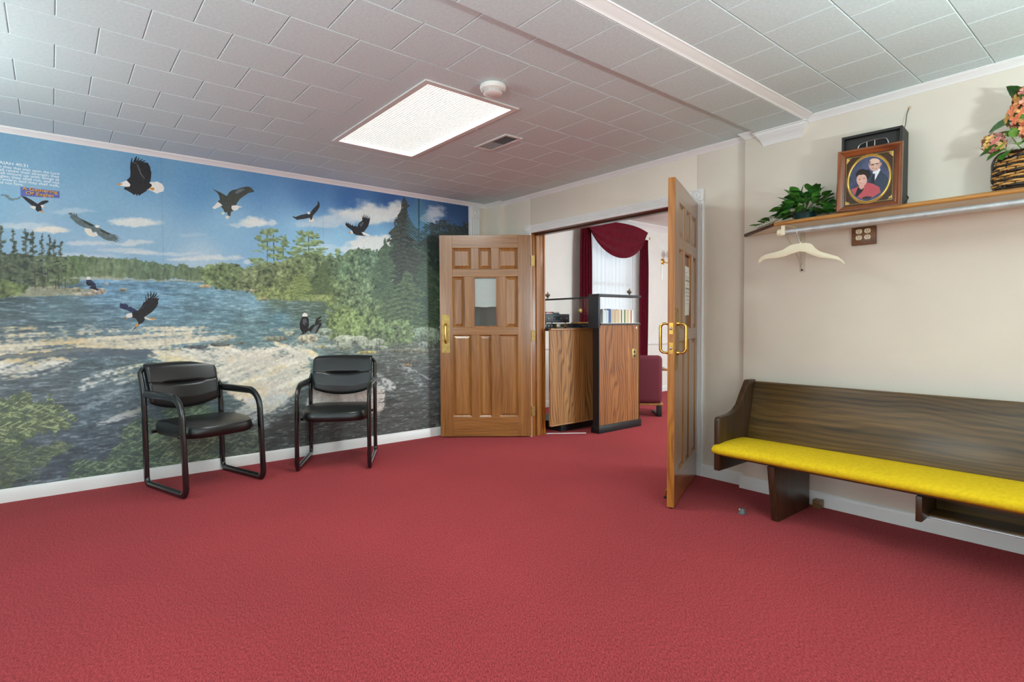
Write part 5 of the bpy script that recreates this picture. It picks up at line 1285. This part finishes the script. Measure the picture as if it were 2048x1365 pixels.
for a in ((536, 466, 14, 8), (545, 463, 12, 6), (519, 475, 9, 5), (531, 481, 16, 5), (524, 491, 10, 4), (533, 499, 14, 6), (513, 503, 11, 3), (512, 520, 14, 5), (522, 527, 18, 6), (550, 480, 10, 5), (553, 497, 12, 5), (548, 512, 13, 5), (566, 478, 9, 8), (570, 490, 10, 7), (562, 500, 9, 6), (560, 515, 14, 6),
          (612, 468, 18, 7), (626, 472, 16, 6), (600, 480, 14, 7), (632, 484, 14, 5), (615, 488, 24, 6), (640, 498, 17, 3), (600, 498, 18, 6), (588, 506, 16, 6), (624, 506, 26, 6), (607, 516, 26, 7), (640, 512, 14, 5), (676, 505, 6, 8), (660, 512, 8, 5)): clump(*a)
gm = inpoly(PX + jx * .9 + (fine - .5) * 8, PY + jy * .9 + (fine - .5) * 8, [(398, 548), (408, 535), (425, 528), (450, 524), (478, 528), (490, 540), (505, 530), (520, 524), (545, 526), (575, 516), (600, 508), (640, 508), (660, 516), (690, 508), (705, 498), (730, 498), (755, 500), (775, 500), (780, 480), (800, 470), (835, 478), (860, 466), (900, 460), (960, 458), (960, 668), (890, 664), (800, 690), (740, 694), (690, 682), (655, 676), (650, 640), (665, 622), (645, 602), (560, 598), (515, 598), (500, 584), (460, 578), (410, 573)])
gs = [(420, 545, 108, 126, 84), (460, 555, 104, 120, 82), (500, 560, 112, 124, 88), (540, 560, 104, 116, 80), (540, 585, 122, 134, 86), (600, 560, 104, 118, 76), (590, 590, 124, 136, 88), (640, 560, 84, 100, 72), (650, 590, 118, 132, 84), (690, 540, 96, 120, 92), (700, 590, 104, 122, 90), (740, 520, 92, 116, 94), (730, 570, 100, 120, 92), (770, 560, 72, 94, 72), (800, 520, 52, 72, 60), (810, 560, 74, 98, 70), (860, 520, 40, 56, 52), (850, 580, 58, 80, 60), (870, 640, 62, 80, 58), (820, 630, 92, 110, 74), (740, 640, 98, 114, 78), (690, 650, 112, 128, 86), (780, 670, 100, 114, 84), (900, 480, 26, 38, 44), (920, 560, 40, 54, 50)]
foliage(gm, gs, .95)
lerp(img, inpoly(PX + jx * .6, PY + jy * .5, [(505, 588), (560, 578), (600, 584), (650, 584), (668, 600), (640, 604), (560, 600), (510, 600)]) * .65, np.array([136, 148, 92]) / 255 * (.6 + .8 * fine[..., None]) * np.ones(3))
conifer(808, 392, 600, 58, (30, 38, 38), (82, 86, 76), .44, .28, 91)
conifer(770, 475, 600, 34, (44, 62, 52), (104, 124, 92), .42, .3, 17); conifer(850, 500, 640, 44, (34, 50, 44), (84, 106, 78), .42, .3, 23); conifer(812, 540, 660, 66, (40, 56, 46), (112, 132, 92), .46, .25, 29); conifer(602, 545, 596, 40, (80, 96, 60), (150, 164, 100), .46, .25, 31); conifer(645, 525, 590, 30, (60, 76, 54), (110, 124, 80), .45, .2, 37)
for cx_, cy_, r_ in ((888, 452, 24), (862, 458, 16), (915, 462, 22), (934, 458, 14)): clump(cx_, cy_, r_, 12, (20, 28, 34), (62, 72, 74))
clump(880, 475, 70, 18, (22, 32, 36), (60, 74, 68)); clump(910, 500, 60, 30, (26, 38, 38), (56, 72, 60))
# the teal painted fir
tw = 26 * np.clip((PY - 392) / 55, 0, 1) ** .6 * np.clip((486 - PY) / 16, 0, 1)
rib = np.abs(((PY - .65 * np.abs(PX - 837) + jy * .15) / 4.6) % 1 - .5) * 2
lerp(img, sstep(1.05, .75, np.abs(PX - 837) / (tw + .01) + (fine2 - .5) * .8) * sstep(.40, .75, rib + (fine2 - .5) * .6) * (tw > 1) * .8, (74, 132, 150)); lerp(img, (np.abs(PX - 837.5) < 1.3) & (PY > 398) & (PY < 484), (44, 70, 76))
# rocks
def rock(cx, cy, rx, ry, col=(168, 174, 156)):
    W = win_(cx - rx * 1.5, cx + rx * 1.5, cy - ry * 1.5, cy + ry * 1.5)
    if W is None: return
    d = ((PX[W] - cx) / rx) ** 2 + ((PY[W] - cy) / ry) ** 2
    m_ = sstep(1.12, .80, d + (mid[W] - .5) * .45)
    sh = np.clip(.95 - (PY[W] - cy) / ry * .25 + (fine[W] - .5) * .7 + (mid[W] - .5) * .55 + (vert[W] - .5) * .5, .35, 1.25)[..., None]
    c_ = np.array(col) / 255 * sh; img[W] = img[W] * (1 - m_[..., None]) + c_ * m_[..., None]
for a in ((152, 580, 10, 5, (176, 166, 140)), (196, 583, 18, 7, (184, 170, 152)), (170, 589, 22, 4, (170, 166, 150)), (246, 580, 8, 3, (182, 172, 140)), (212, 568, 5, 2, (190, 186, 170)), (578, 667, 12, 5), (550, 678, 26, 6, (142, 146, 130)), (616, 678, 22, 9, (178, 172, 150)), (650, 664, 16, 8, (150, 162, 144)), (690, 682, 22, 12), (716, 680, 20, 9), (736, 690, 18, 9, (160, 168, 148)), (755, 684, 14, 7), (690, 696, 18, 7, (132, 138, 122)), (765, 696, 12, 5, (140, 146, 130)), (850, 668, 32, 14, (132, 150, 130)), (856, 690, 20, 7, (146, 158, 148)), (868, 680, 14, 16, (128, 144, 124)), (836, 702, 24, 5, (132, 134, 116)), (735, 705, 22, 3, (176, 160, 100)), (800, 702, 26, 4, (106, 108, 92)), (645, 694, 12, 3, (170, 164, 130)), (440, 690, 20, 4, (96, 100, 98)), (392, 694, 24, 4, (86, 92, 96)), (482, 686, 9, 2, (100, 96, 80)), (410, 573, 14, 3, (178, 158, 124)), (505, 581, 12, 2, (176, 166, 136)), (526, 598, 9, 2, (170, 156, 126)), (820, 724, 24, 5, (92, 90, 84)), (815, 731, 10, 3, (140, 124, 92))): rock(*a)
foliage(inpoly(PX + jx * 1.2, PY + jy * 1.2, [(650, 625), (690, 615), (740, 630), (800, 640), (830, 655), (820, 690), (770, 676), (740, 668), (700, 668), (660, 656)]) * sstep(.42, .52, mid + .08), [(700, 640, 118, 136, 88), (780, 660, 104, 124, 84)], 1.0)
# willow leaves in the foreground
def leaves(poly, base, light, dark, k=1.0, seed=9, ang=.5):
    m_ = inpoly(PX + jx * 2.2, PY + jy * 2.2, poly); a_ = dirnoise(ang, .046, .0095, seed); b_ = dirnoise(-ang * .7, .042, .0095, seed + 1); t_ = np.maximum(a_, b_)
    c_ = np.array(base) / 255 * np.ones(img.shape); hi = sstep(.58, .72, t_)[..., None]; lo = sstep(.50, .38, t_)[..., None]
    c_ = c_ * (1 - hi) + np.array(light) / 255 * hi; c_ = c_ * (1 - lo * .8) + np.array(dark) / 255 * lo * .8
    mm = (m_ * k * sstep(.30, .48, t_ * .6 + mid * .4))[..., None]; img[...] = img * (1 - mm) + c_ * mm
leaves([(-700, 800), (0, 795), (25, 785), (60, 788), (65, 800), (100, 795), (105, 810), (150, 822), (150, 840), (130, 855), (110, 868), (75, 862), (60, 880), (40, 890), (0, 905), (-700, 930)], (96, 108, 86), (164, 178, 132), (62, 76, 68))
leaves([(-700, 900), (0, 895), (60, 895), (110, 888), (145, 885), (140, 900), (110, 912), (80, 940), (60, 950), (0, 985), (-700, 1010)], (86, 98, 80), (134, 148, 112), (66, 74, 72), .8, 19)
leaves([(135, 965), (145, 930), (175, 920), (215, 912), (240, 880), (250, 855), (290, 830), (330, 840), (330, 950), (260, 960), (180, 975), (130, 985)], (82, 100, 86), (140, 164, 128), (56, 70, 72), .9, 29)
leaves([(330, 800), (400, 800), (430, 830), (440, 880), (420, 945), (330, 955)], (84, 100, 84), (146, 166, 126), (58, 70, 70), .85, 39)
leaves([(430, 850), (520, 860), (530, 920), (430, 945)], (76, 88, 80), (130, 150, 122), (56, 64, 66), .7, 49)
lerp(img, inpoly(PX + jx * .5, PY + jy * .5, [(0, 388), (12, 388), (26, 395), (40, 392), (38, 396), (24, 400), (34, 402), (20, 400), (10, 393), (0, 391)]) * .7, (84, 96, 92))
# pasted panel seams and the overall weave of the paper
for us in (-.55, .655, 1.86, 3.07):
    lerp(img, (np.abs(U - us) < .004) * .09, (70, 90, 110)); 
img *= (1 + (N(2.2, 2.2, 1) - .5)[..., None] * .05)
img[...] = img * .93 + np.array([176, 182, 176]) / 255 * .07      # even pale blend, lowers the print's contrast
MURAL_GAIN = 1.12
mural = empty('wall_mural', (XL, 1.0, .087)); tag(mural, 'printed wall mural of eagles over a wild river and forest', 'mural'); mural.location = (0, 0, 0)
print_mesh('mural_print', np.stack([np.full(U.shape, MX), U, V], -1), img, print_mat('mural_paper', .42, MURAL_GAIN, .35), mural)
bx('mural_backing', (XL + .0002, XL + .0010, MU0, MU1, MV0, MV1), MAT['paper'], mural)

# eagles printed on the mural, each a thin applied layer
def ink(name, c_, v=.25): return plain(name, srgb(*c_), .45, var=v, vscale=55, spec=.35)
IK = {'d': ink('eagle_brown_black', (38, 36, 40), .45), 'w': ink('eagle_white', (236, 232, 226), .04), 'o': ink('eagle_amber', (206, 142, 62), .2), 'g': ink('eagle_grey', (98, 112, 114), .3), 'b': ink('eagle_blue_black', (46, 54, 88), .4), 't': ink('eagle_cream', (228, 222, 208), .06), 'k': ink('stump_black', (44, 42, 38), .4), 'q': ink('eagle_olive', (62, 66, 60), .3), 's': ink('eagle_streak', (88, 88, 92), .2)}
def eagle(label, ox, oy, s_, layers):
    mb = MB(); keys = []
    for li, (k, pts) in enumerate(layers):
        if k not in keys: keys.append(k)
        P3 = [mural_pt(ox + x * s_, oy + y * s_, MX + .0006 + .0002 * li) for x, y in pts]
        mb.add(P3, [tuple(range(len(P3)))], keys.index(k))
    o = mb.build('printed_eagle', [IK[k] for k in keys], mural, recalc=False); o['label'] = label; return o
eagle('large eagle soaring under the crown moulding', 220, 300, .07326, [
    ('w', [(1070, 880), (1200, 880), (1290, 862), (1420, 930), (1480, 1040), (1460, 1130), (1330, 1170), (1280, 1195), (1150, 1130), (1040, 1080), (1090, 985)]),
    ('d', [(455, 825), (545, 745), (560, 640), (548, 480), (560, 340), (595, 215), (612, 225), (605, 330), (625, 340), (690, 210), (725, 165), (735, 200), (715, 310), (790, 205), (805, 215), (770, 300), (880, 250), (895, 262), (830, 315), (965, 285), (970, 300), (900, 340), (1030, 348), (1050, 385), (1095, 460), (1110, 560), (1130, 610), (1120, 760), (1100, 860), (1075, 905), (1130, 935), (1145, 985), (1060, 1070), (1010, 1080), (1000, 1120), (920, 1170), (830, 1225), (800, 1255), (760, 1200), (745, 1265), (690, 1200), (660, 1240), (600, 1190), (520, 1140), (440, 1095), (380, 1080), (400, 1010), (520, 1005), (550, 940), (500, 890)]),
    ('s', [(720, 400), (760, 390), (860, 640), (960, 790), (930, 800), (820, 660)]), ('s', [(600, 350), (700, 340), (760, 370), (640, 372)]),
    ('w', [(230, 930), (340, 880), (450, 835), (510, 890), (555, 945), (540, 1000), (450, 1010), (330, 985), (240, 968)]), ('o', [(190, 940), (250, 915), (340, 912), (335, 945), (240, 970)]), ('o', [(1080, 1030), (1200, 1030), (1215, 1070), (1170, 1115), (1100, 1080)])])
eagle('small eagle flying below the title banner', 0, 300, .09524, [
    ('t', [(620, 1190), (740, 1175), (760, 1215), (720, 1250)]), ('d', [(440, 965), (540, 985), (660, 1050), (790, 1135), (880, 1075), (960, 1060), (1010, 1065), (1025, 1085), (1000, 1105), (900, 1150), (870, 1175), (870, 1230), (890, 1290), (850, 1280), (790, 1300), (750, 1260), (750, 1190), (660, 1165), (560, 1080)]), ('t', [(850, 1160), (900, 1155), (940, 1200), (930, 1215), (880, 1215)]), ('o', [(910, 1190), (945, 1205), (930, 1218), (905, 1210)]), ('o', [(830, 1285), (870, 1275), (930, 1305), (880, 1315)])])
eagle('grey eagle gliding in front of the pale clouds', 120, 410, .06836, [
    ('t', [(715, 680), (910, 690), (960, 820), (1060, 800), (1110, 895), (960, 940), (830, 900), (720, 770)]),
    ('g', [(230, 240), (340, 225), (390, 290), (400, 210), (440, 290), (480, 230), (520, 340), (620, 410), (780, 480), (900, 550), (1020, 600), (1160, 680), (1300, 750), (1420, 820), (1510, 855), (1680, 885), (1600, 905), (1760, 940), (1640, 945), (1800, 1010), (1660, 985), (1750, 1080), (1620, 1020), (1690, 1100), (1560, 1065), (1420, 1050), (1280, 1000), (1120, 890), (1060, 780), (1000, 790), (960, 810), (900, 700), (760, 680), (580, 610), (460, 530), (340, 410), (270, 350), (320, 330)]),
    ('q', [(590, 405), (780, 485), (1000, 590), (940, 640), (760, 560), (620, 440)]), ('q', [(1140, 690), (1300, 760), (1510, 855), (1400, 870), (1200, 790)]), ('w', [(1015, 620), (1060, 590), (1160, 600), (1140, 670), (1060, 670)])])
eagle('eagle swooping with talons out in the middle of the sky', 410, 360, .06593, [
    ('w', [(800, 785), (940, 770), (1140, 825), (1030, 840), (1000, 900), (890, 935), (780, 890)]),
    ('q', [(200, 250), (330, 320), (450, 370), (660, 490), (740, 370), (830, 310), (960, 285), (1080, 240), (1270, 200), (1430, 215), (1330, 235), (1490, 265), (1400, 280), (1490, 320), (1480, 365), (1320, 400), (1180, 490), (1060, 580), (980, 690), (940, 770), (810, 780), (800, 860), (860, 945), (790, 970), (770, 1100), (690, 1080), (670, 980), (600, 990), (540, 870), (480, 810), (520, 770), (390, 660), (450, 600), (430, 490), (370, 390)]),
    ('g', [(1020, 280), (1200, 265), (1180, 320), (960, 430), (900, 380)]), ('w', [(230, 830), (300, 770), (380, 670), (450, 700), (530, 775), (440, 820), (300, 885), (240, 865)]), ('t', [(490, 1000), (580, 980), (610, 1010), (540, 1060)]), ('t', [(610, 1110), (690, 1085), (730, 1110), (720, 1170), (650, 1190)])])
eagle('banking eagle with spread wings beside the big cloud', 570, 390, .09277, [
    ('t', [(530, 510), (590, 490), (645, 540), (600, 580), (510, 580)]), ('d', [(150, 460), (230, 475), (350, 430), (480, 405), (550, 380), (600, 310), (690, 220), (710, 180), (690, 120), (730, 170), (725, 110), (748, 200), (745, 260), (690, 350), (600, 450), (585, 520), (555, 550), (535, 495), (400, 520), (260, 540), (180, 490)]), ('w', [(480, 380), (510, 360), (550, 390), (530, 420), (490, 415)])])
eagle('black eagle flapping in front of the big cloud', 570, 390, .09277, [
    ('w', [(1650, 800), (1720, 815), (1840, 870), (1820, 885), (1700, 870), (1640, 840)]), ('w', [(1380, 800), (1430, 775), (1470, 800), (1460, 840), (1400, 825)]),
    ('d', [(1295, 610), (1320, 620), (1310, 575), (1350, 630), (1355, 585), (1390, 650), (1400, 610), (1430, 670), (1450, 640), (1490, 690), (1500, 660), (1560, 690), (1590, 610), (1665, 550), (1660, 430), (1685, 500), (1705, 395), (1715, 500), (1760, 410), (1740, 510), (1795, 430), (1770, 515), (1835, 455), (1800, 520), (1840, 490), (1820, 590), (1790, 680), (1700, 800), (1650, 805), (1690, 860), (1760, 880), (1640, 880), (1530, 865), (1470, 830), (1450, 770), (1350, 700), (1310, 660)]), ('s', [(1600, 640), (1680, 580), (1700, 600), (1640, 700)]), ('o', [(1360, 805), (1400, 795), (1440, 820), (1400, 825)])])
eagle('eagle diving over the rapids with claws lowered', 220, 570, .07326, [
    ('t', [(920, 880), (960, 870), (1050, 910), (1200, 910), (1270, 945), (1180, 970), (1040, 960), (960, 930)]), ('o', [(1030, 915), (1190, 910), (1265, 945), (1170, 955)]),
    ('b', [(260, 580), (300, 480), (320, 520), (430, 515), (490, 560), (510, 610), (560, 590), (620, 640), (680, 660), (740, 710), (700, 800), (560, 750), (480, 700), (420, 680), (300, 650), (270, 620)]),
    ('d', [(620, 760), (700, 700), (770, 700), (850, 620), (920, 470), (960, 470), (975, 430), (960, 260), (1000, 370), (1000, 440), (1030, 360), (1020, 180), (1055, 260), (1055, 360), (1090, 360), (1110, 160), (1135, 240), (1120, 350), (1215, 180), (1210, 270), (1140, 390), (1275, 210), (1280, 260), (1200, 370), (1350, 290), (1260, 370), (1350, 370), (1310, 440), (1320, 500), (1260, 620), (1150, 740), (1000, 840), (930, 890), (950, 960), (890, 1040), (780, 1090), (760, 1010), (700, 920), (580, 890)]),
    ('s', [(950, 560), (970, 520), (880, 660), (870, 650)]), ('w', [(425, 850), (470, 790), (590, 765), (620, 860), (570, 895), (480, 900)]), ('o', [(430, 880), (480, 890), (470, 935), (440, 920)]), ('o', [(700, 1060), (770, 1070), (770, 1130), (720, 1150), (670, 1120)]), ('d', [(700, 1160), (720, 1165), (650, 1225), (630, 1210)])])
eagle('eagle perched on a pale rock near the tree bank', 140, 530, .05862, [
    ('b', [(550, 520), (700, 500), (800, 580), (880, 660), (880, 740), (920, 800), (1020, 850), (910, 890), (860, 810), (640, 790), (720, 740), (600, 710), (550, 640)]), ('d', [(550, 580), (700, 620), (870, 660), (740, 680), (600, 710), (550, 640)]), ('d', [(640, 790), (880, 735), (920, 870)]), ('w', [(565, 430), (610, 395), (680, 410), (705, 460), (690, 510), (570, 510)])])
eagle('eagle perched on boulders beside a stump', 560, 600, .15625, [
    ('k', [(240, 450), (300, 420), (430, 310), (445, 320), (460, 250), (525, 205), (530, 225), (480, 265), (530, 258), (530, 275), (490, 290), (535, 295), (530, 330), (490, 390), (465, 435), (400, 430), (370, 395), (300, 440)]), ('g', [(380, 430), (440, 340), (500, 310), (450, 430)]),
    ('d', [(270, 250), (285, 215), (345, 210), (370, 250), (370, 330), (355, 390), (325, 435), (310, 400), (300, 440), (285, 420), (255, 370), (250, 300)]), ('s', [(290, 250), (330, 240), (350, 290), (320, 300), (330, 330), (290, 310)]), ('w', [(285, 190), (310, 165), (345, 175), (355, 195), (350, 215), (285, 215)]), ('o', [(335, 175), (358, 180), (350, 192)])])
# lettering
def wall_text(name, txt, u0, u1, zb, hgt, mat, bold=.012, dz=.0009, parent=mural, slant=0.0):
    cu = bpy.data.curves.new(name, 'FONT'); cu.body = txt; cu.size = 1.0; cu.offset = bold; cu.extrude = .0
    to = bpy.data.objects.new(name, cu); COL.objects.link(to); dg = bpy.context.evaluated_depsgraph_get(); dg.update()
    me = bpy.data.meshes.new_from_object(to.evaluated_get(dg)); bpy.data.objects.remove(to, do_unlink=True)
    co = np.zeros(len(me.vertices) * 3); me.vertices.foreach_get('co', co); co = co.reshape(-1, 3)
    x0, x1 = co[:, 0].min(), co[:, 0].max(); sx = (u1 - u0) / (x1 - x0)
    p = np.stack([np.full(len(co), MX + dz), u0 + (co[:, 0] - x0) * sx, zb + co[:, 1] * hgt], -1)
    me.vertices.foreach_set('co', p.reshape(-1)); me.materials.clear(); me.materials.append(mat); me.update()
    return link(name, me, parent)
INKW = plain('white_ink', srgb(232, 236, 236), .45)
uR = mural_pt(118.5, 355)[1]; uL = mural_pt(-10, 330)[1]
def zat(px, py): return mural_pt(px, py)[2]
hcap = .0235
wall_text('verse_line', 'ISAIAH 40:31', uL, mural_pt(56, 335)[1], zat(56, 335), hcap * 1.15, INKW, .012)
lines = ['But they that wait upon the Lord', 'shall renew their strength; they', 'shall mount up with wings as', 'eagles; they shall run, and not', 'be weary; and they shall walk,']
ybase = [350.3, 356.3, 362.2, 368.3, 374.3]
for t_, yb_ in zip(lines, ybase): wall_text('verse_line', t_, uL, uR, zat(118.5, yb_), hcap, INKW, .008)
wall_text('verse_line', 'and not faint.', uL, mural_pt(47.5, 372)[1], zat(47.5, 372.4), hcap, INKW, .008)
bc = [mural_pt(x, y, MX + .0007) for x, y in ((40.5, 374.2), (119, 382.6), (119.4, 396.6), (41.2, 392.2))]
MB().add(bc, [(0, 1, 2, 3)]).build('title_banner', plain('violet_ink', srgb(88, 96, 168), .45, var=.15, vscale=6), mural, recalc=False)
gold = plain('gold_ink', srgb(228, 164, 56), .45, var=.15, vscale=40); shd = plain('dark_ink', srgb(46, 34, 46), .5)
for dz, off, m_, bd in ((.0011, .0025, shd, .03), (.0013, 0, gold, .01)):
    wall_text('title_line', 'A Gathering', mural_pt(44.5, 380)[1] + off, mural_pt(115.5, 388)[1] + off, zat(80, 383.8) - off, .029, m_, bd, dz)
    wall_text('title_line', 'Of Eagles', mural_pt(52, 390)[1] + off, mural_pt(108, 394)[1] + off, zat(80, 391.9) - off, .029, m_, bd, dz)

# portrait print inside the frame
pw, phh = FRW / 2 - .034, FRH - .068
GH, GW = 230, 196
u_, v_ = np.meshgrid(np.linspace(0, 1, GW), np.linspace(0, 1, GH))
TLc, TRc, BLc, BRc = (250, 575), (945, 425), (240, 1290), (925, 1180)
QX = (1 - v_) * ((1 - u_) * BLc[0] + u_ * BRc[0]) + v_ * ((1 - u_) * TLc[0] + u_ * TRc[0]); QY = (1 - v_) * ((1 - u_) * BLc[1] + u_ * BRc[1]) + v_ * ((1 - u_) * TLc[1] + u_ * TRc[1])
pn = fbm(GH, GW, 5, 5, 3); pn2 = fbm(GH, GW, 40, 40, 3)
P_ = np.ones((GH, GW, 3)) * np.array([62, 42, 26]) / 255 * (.9 + .2 * pn[..., None])
def pl(mask, col, k=1.0):
    m_ = (np.asarray(mask, float) * k)[..., None]; P_[...] = P_ * (1 - m_) + np.array(col) / 255 * m_
eu = (u_ - .498) / .405; ev = (v_ - .497) / .445; er = np.sqrt(eu ** 2 + ev ** 2)
bd = np.minimum(np.minimum(u_, 1 - u_) * GW, np.minimum(v_, 1 - v_) * GH); pl(np.abs(bd - 7) < .9, (196, 164, 88))
for cx_, cy_, sx, sy in ((.04, .035, 1, 1), (.96, .035, -1, 1), (.04, .965, 1, -1), (.96, .965, -1, -1)):
    a_, b_ = (u_ - cx_) * sx, (v_ - cy_) * sy; pl((a_ > 0) & (b_ > 0) & (a_ + b_ < .105 + .03 * (pn - .5)) & (pn > .40), (206, 168, 84))
inn = er < 1
pl(inn, (66, 72, 98)); P_[...] = np.where(inn[..., None], P_ * (.7 + .6 * pn2[..., None]), P_)
q = lambda poly: inpoly(QX, QY, poly) & inn
def el(cx_, cy_, rx, ry): return ((((QX - cx_) / rx) ** 2 + ((QY - cy_) / ry) ** 2) < 1) & inn
pl(q([(560, 830), (640, 770), (735, 740), (800, 790), (850, 850), (870, 1000), (740, 1060), (600, 950)]), (52, 62, 80))          # suit
pl(q([(640, 770), (740, 715), (745, 740), (672, 890), (655, 830)]), (224, 226, 232)); pl(q([(655, 790), (675, 800), (665, 940), (615, 950), (625, 860)]), (38, 40, 50))
pl(el(665, 665, 80, 92), (206, 164, 148)); pl(el(748, 650, 14, 26), (196, 150, 134)); pl(el(668, 615, 70, 42), (222, 186, 168)); pl(q([(588, 640), (600, 610), (615, 620), (604, 670), (595, 690)]), (120, 110, 108))
pl(el(640, 668, 22, 6), (70, 56, 56)); pl(el(700, 650, 22, 6), (70, 56, 56)); pl(q([(600, 664), (750, 628), (750, 634), (600, 671)]), (90, 76, 74)); pl(el(668, 690, 10, 16), (222, 180, 160)); pl(el(662, 718, 34, 7), (150, 84, 84)); pl(el(662, 717, 22, 3), (230, 214, 208))
pl(q([(345, 1040), (440, 990), (560, 930), (640, 940), (735, 990), (750, 1060), (640, 1140), (500, 1170), (400, 1120)]), (180, 80, 88)); pl(q([(440, 1000), (530, 1000), (500, 1060), (430, 1140), (398, 1120)]), (34, 32, 40))
pl(el(505, 820, 96, 88), (34, 26, 26)); pl(el(575, 800, 40, 60), (34, 26, 26)); pl(el(492, 890, 72, 92), (214, 168, 152)); pl(q([(415, 860), (440, 800), (520, 780), (560, 830), (520, 812), (450, 822)]), (40, 30, 30)); pl(q([(450, 960), (520, 960), (530, 1000), (490, 1030), (460, 1010)]), (206, 158, 142))
pl(el(462, 885, 15, 5), (60, 42, 42)); pl(el(525, 868, 15, 5), (60, 42, 42)); pl(el(490, 905, 9, 12), (224, 182, 166)); pl(el(500, 936, 34, 9), (176, 76, 80)); pl(el(500, 934, 26, 4), (240, 228, 222)); pl(q([(490, 1150), (560, 1125), (640, 1130), (600, 1160), (520, 1170)]), (40, 38, 46))
pl((er > .985) & (er < 1.06), (216, 178, 78)); pl((er > 1.06) & (er < 1.10), (150, 110, 40))
P_ *= (.95 + .1 * pn[..., None])
XX = (u_ - .5) * 2 * pw; ZZ = .034 + v_ * phh
print_mesh('portrait_print', np.stack([XX, np.full(XX.shape, -.0065), ZZ], -1), P_, print_mat('photo_paper', .25, 1.0, .5), pf)
ov = [(pw * 2 * .405 * 1.03 * math.cos(a), -.0075, .034 + phh * (.497 + .445 * 1.03 * math.sin(a))) for a in [2 * math.pi * k / 72 for k in range(72)]]
MB().tube(ov, .0026, 8, closed=True).build('gold_oval', MAT['brass'], pf, smooth=True)
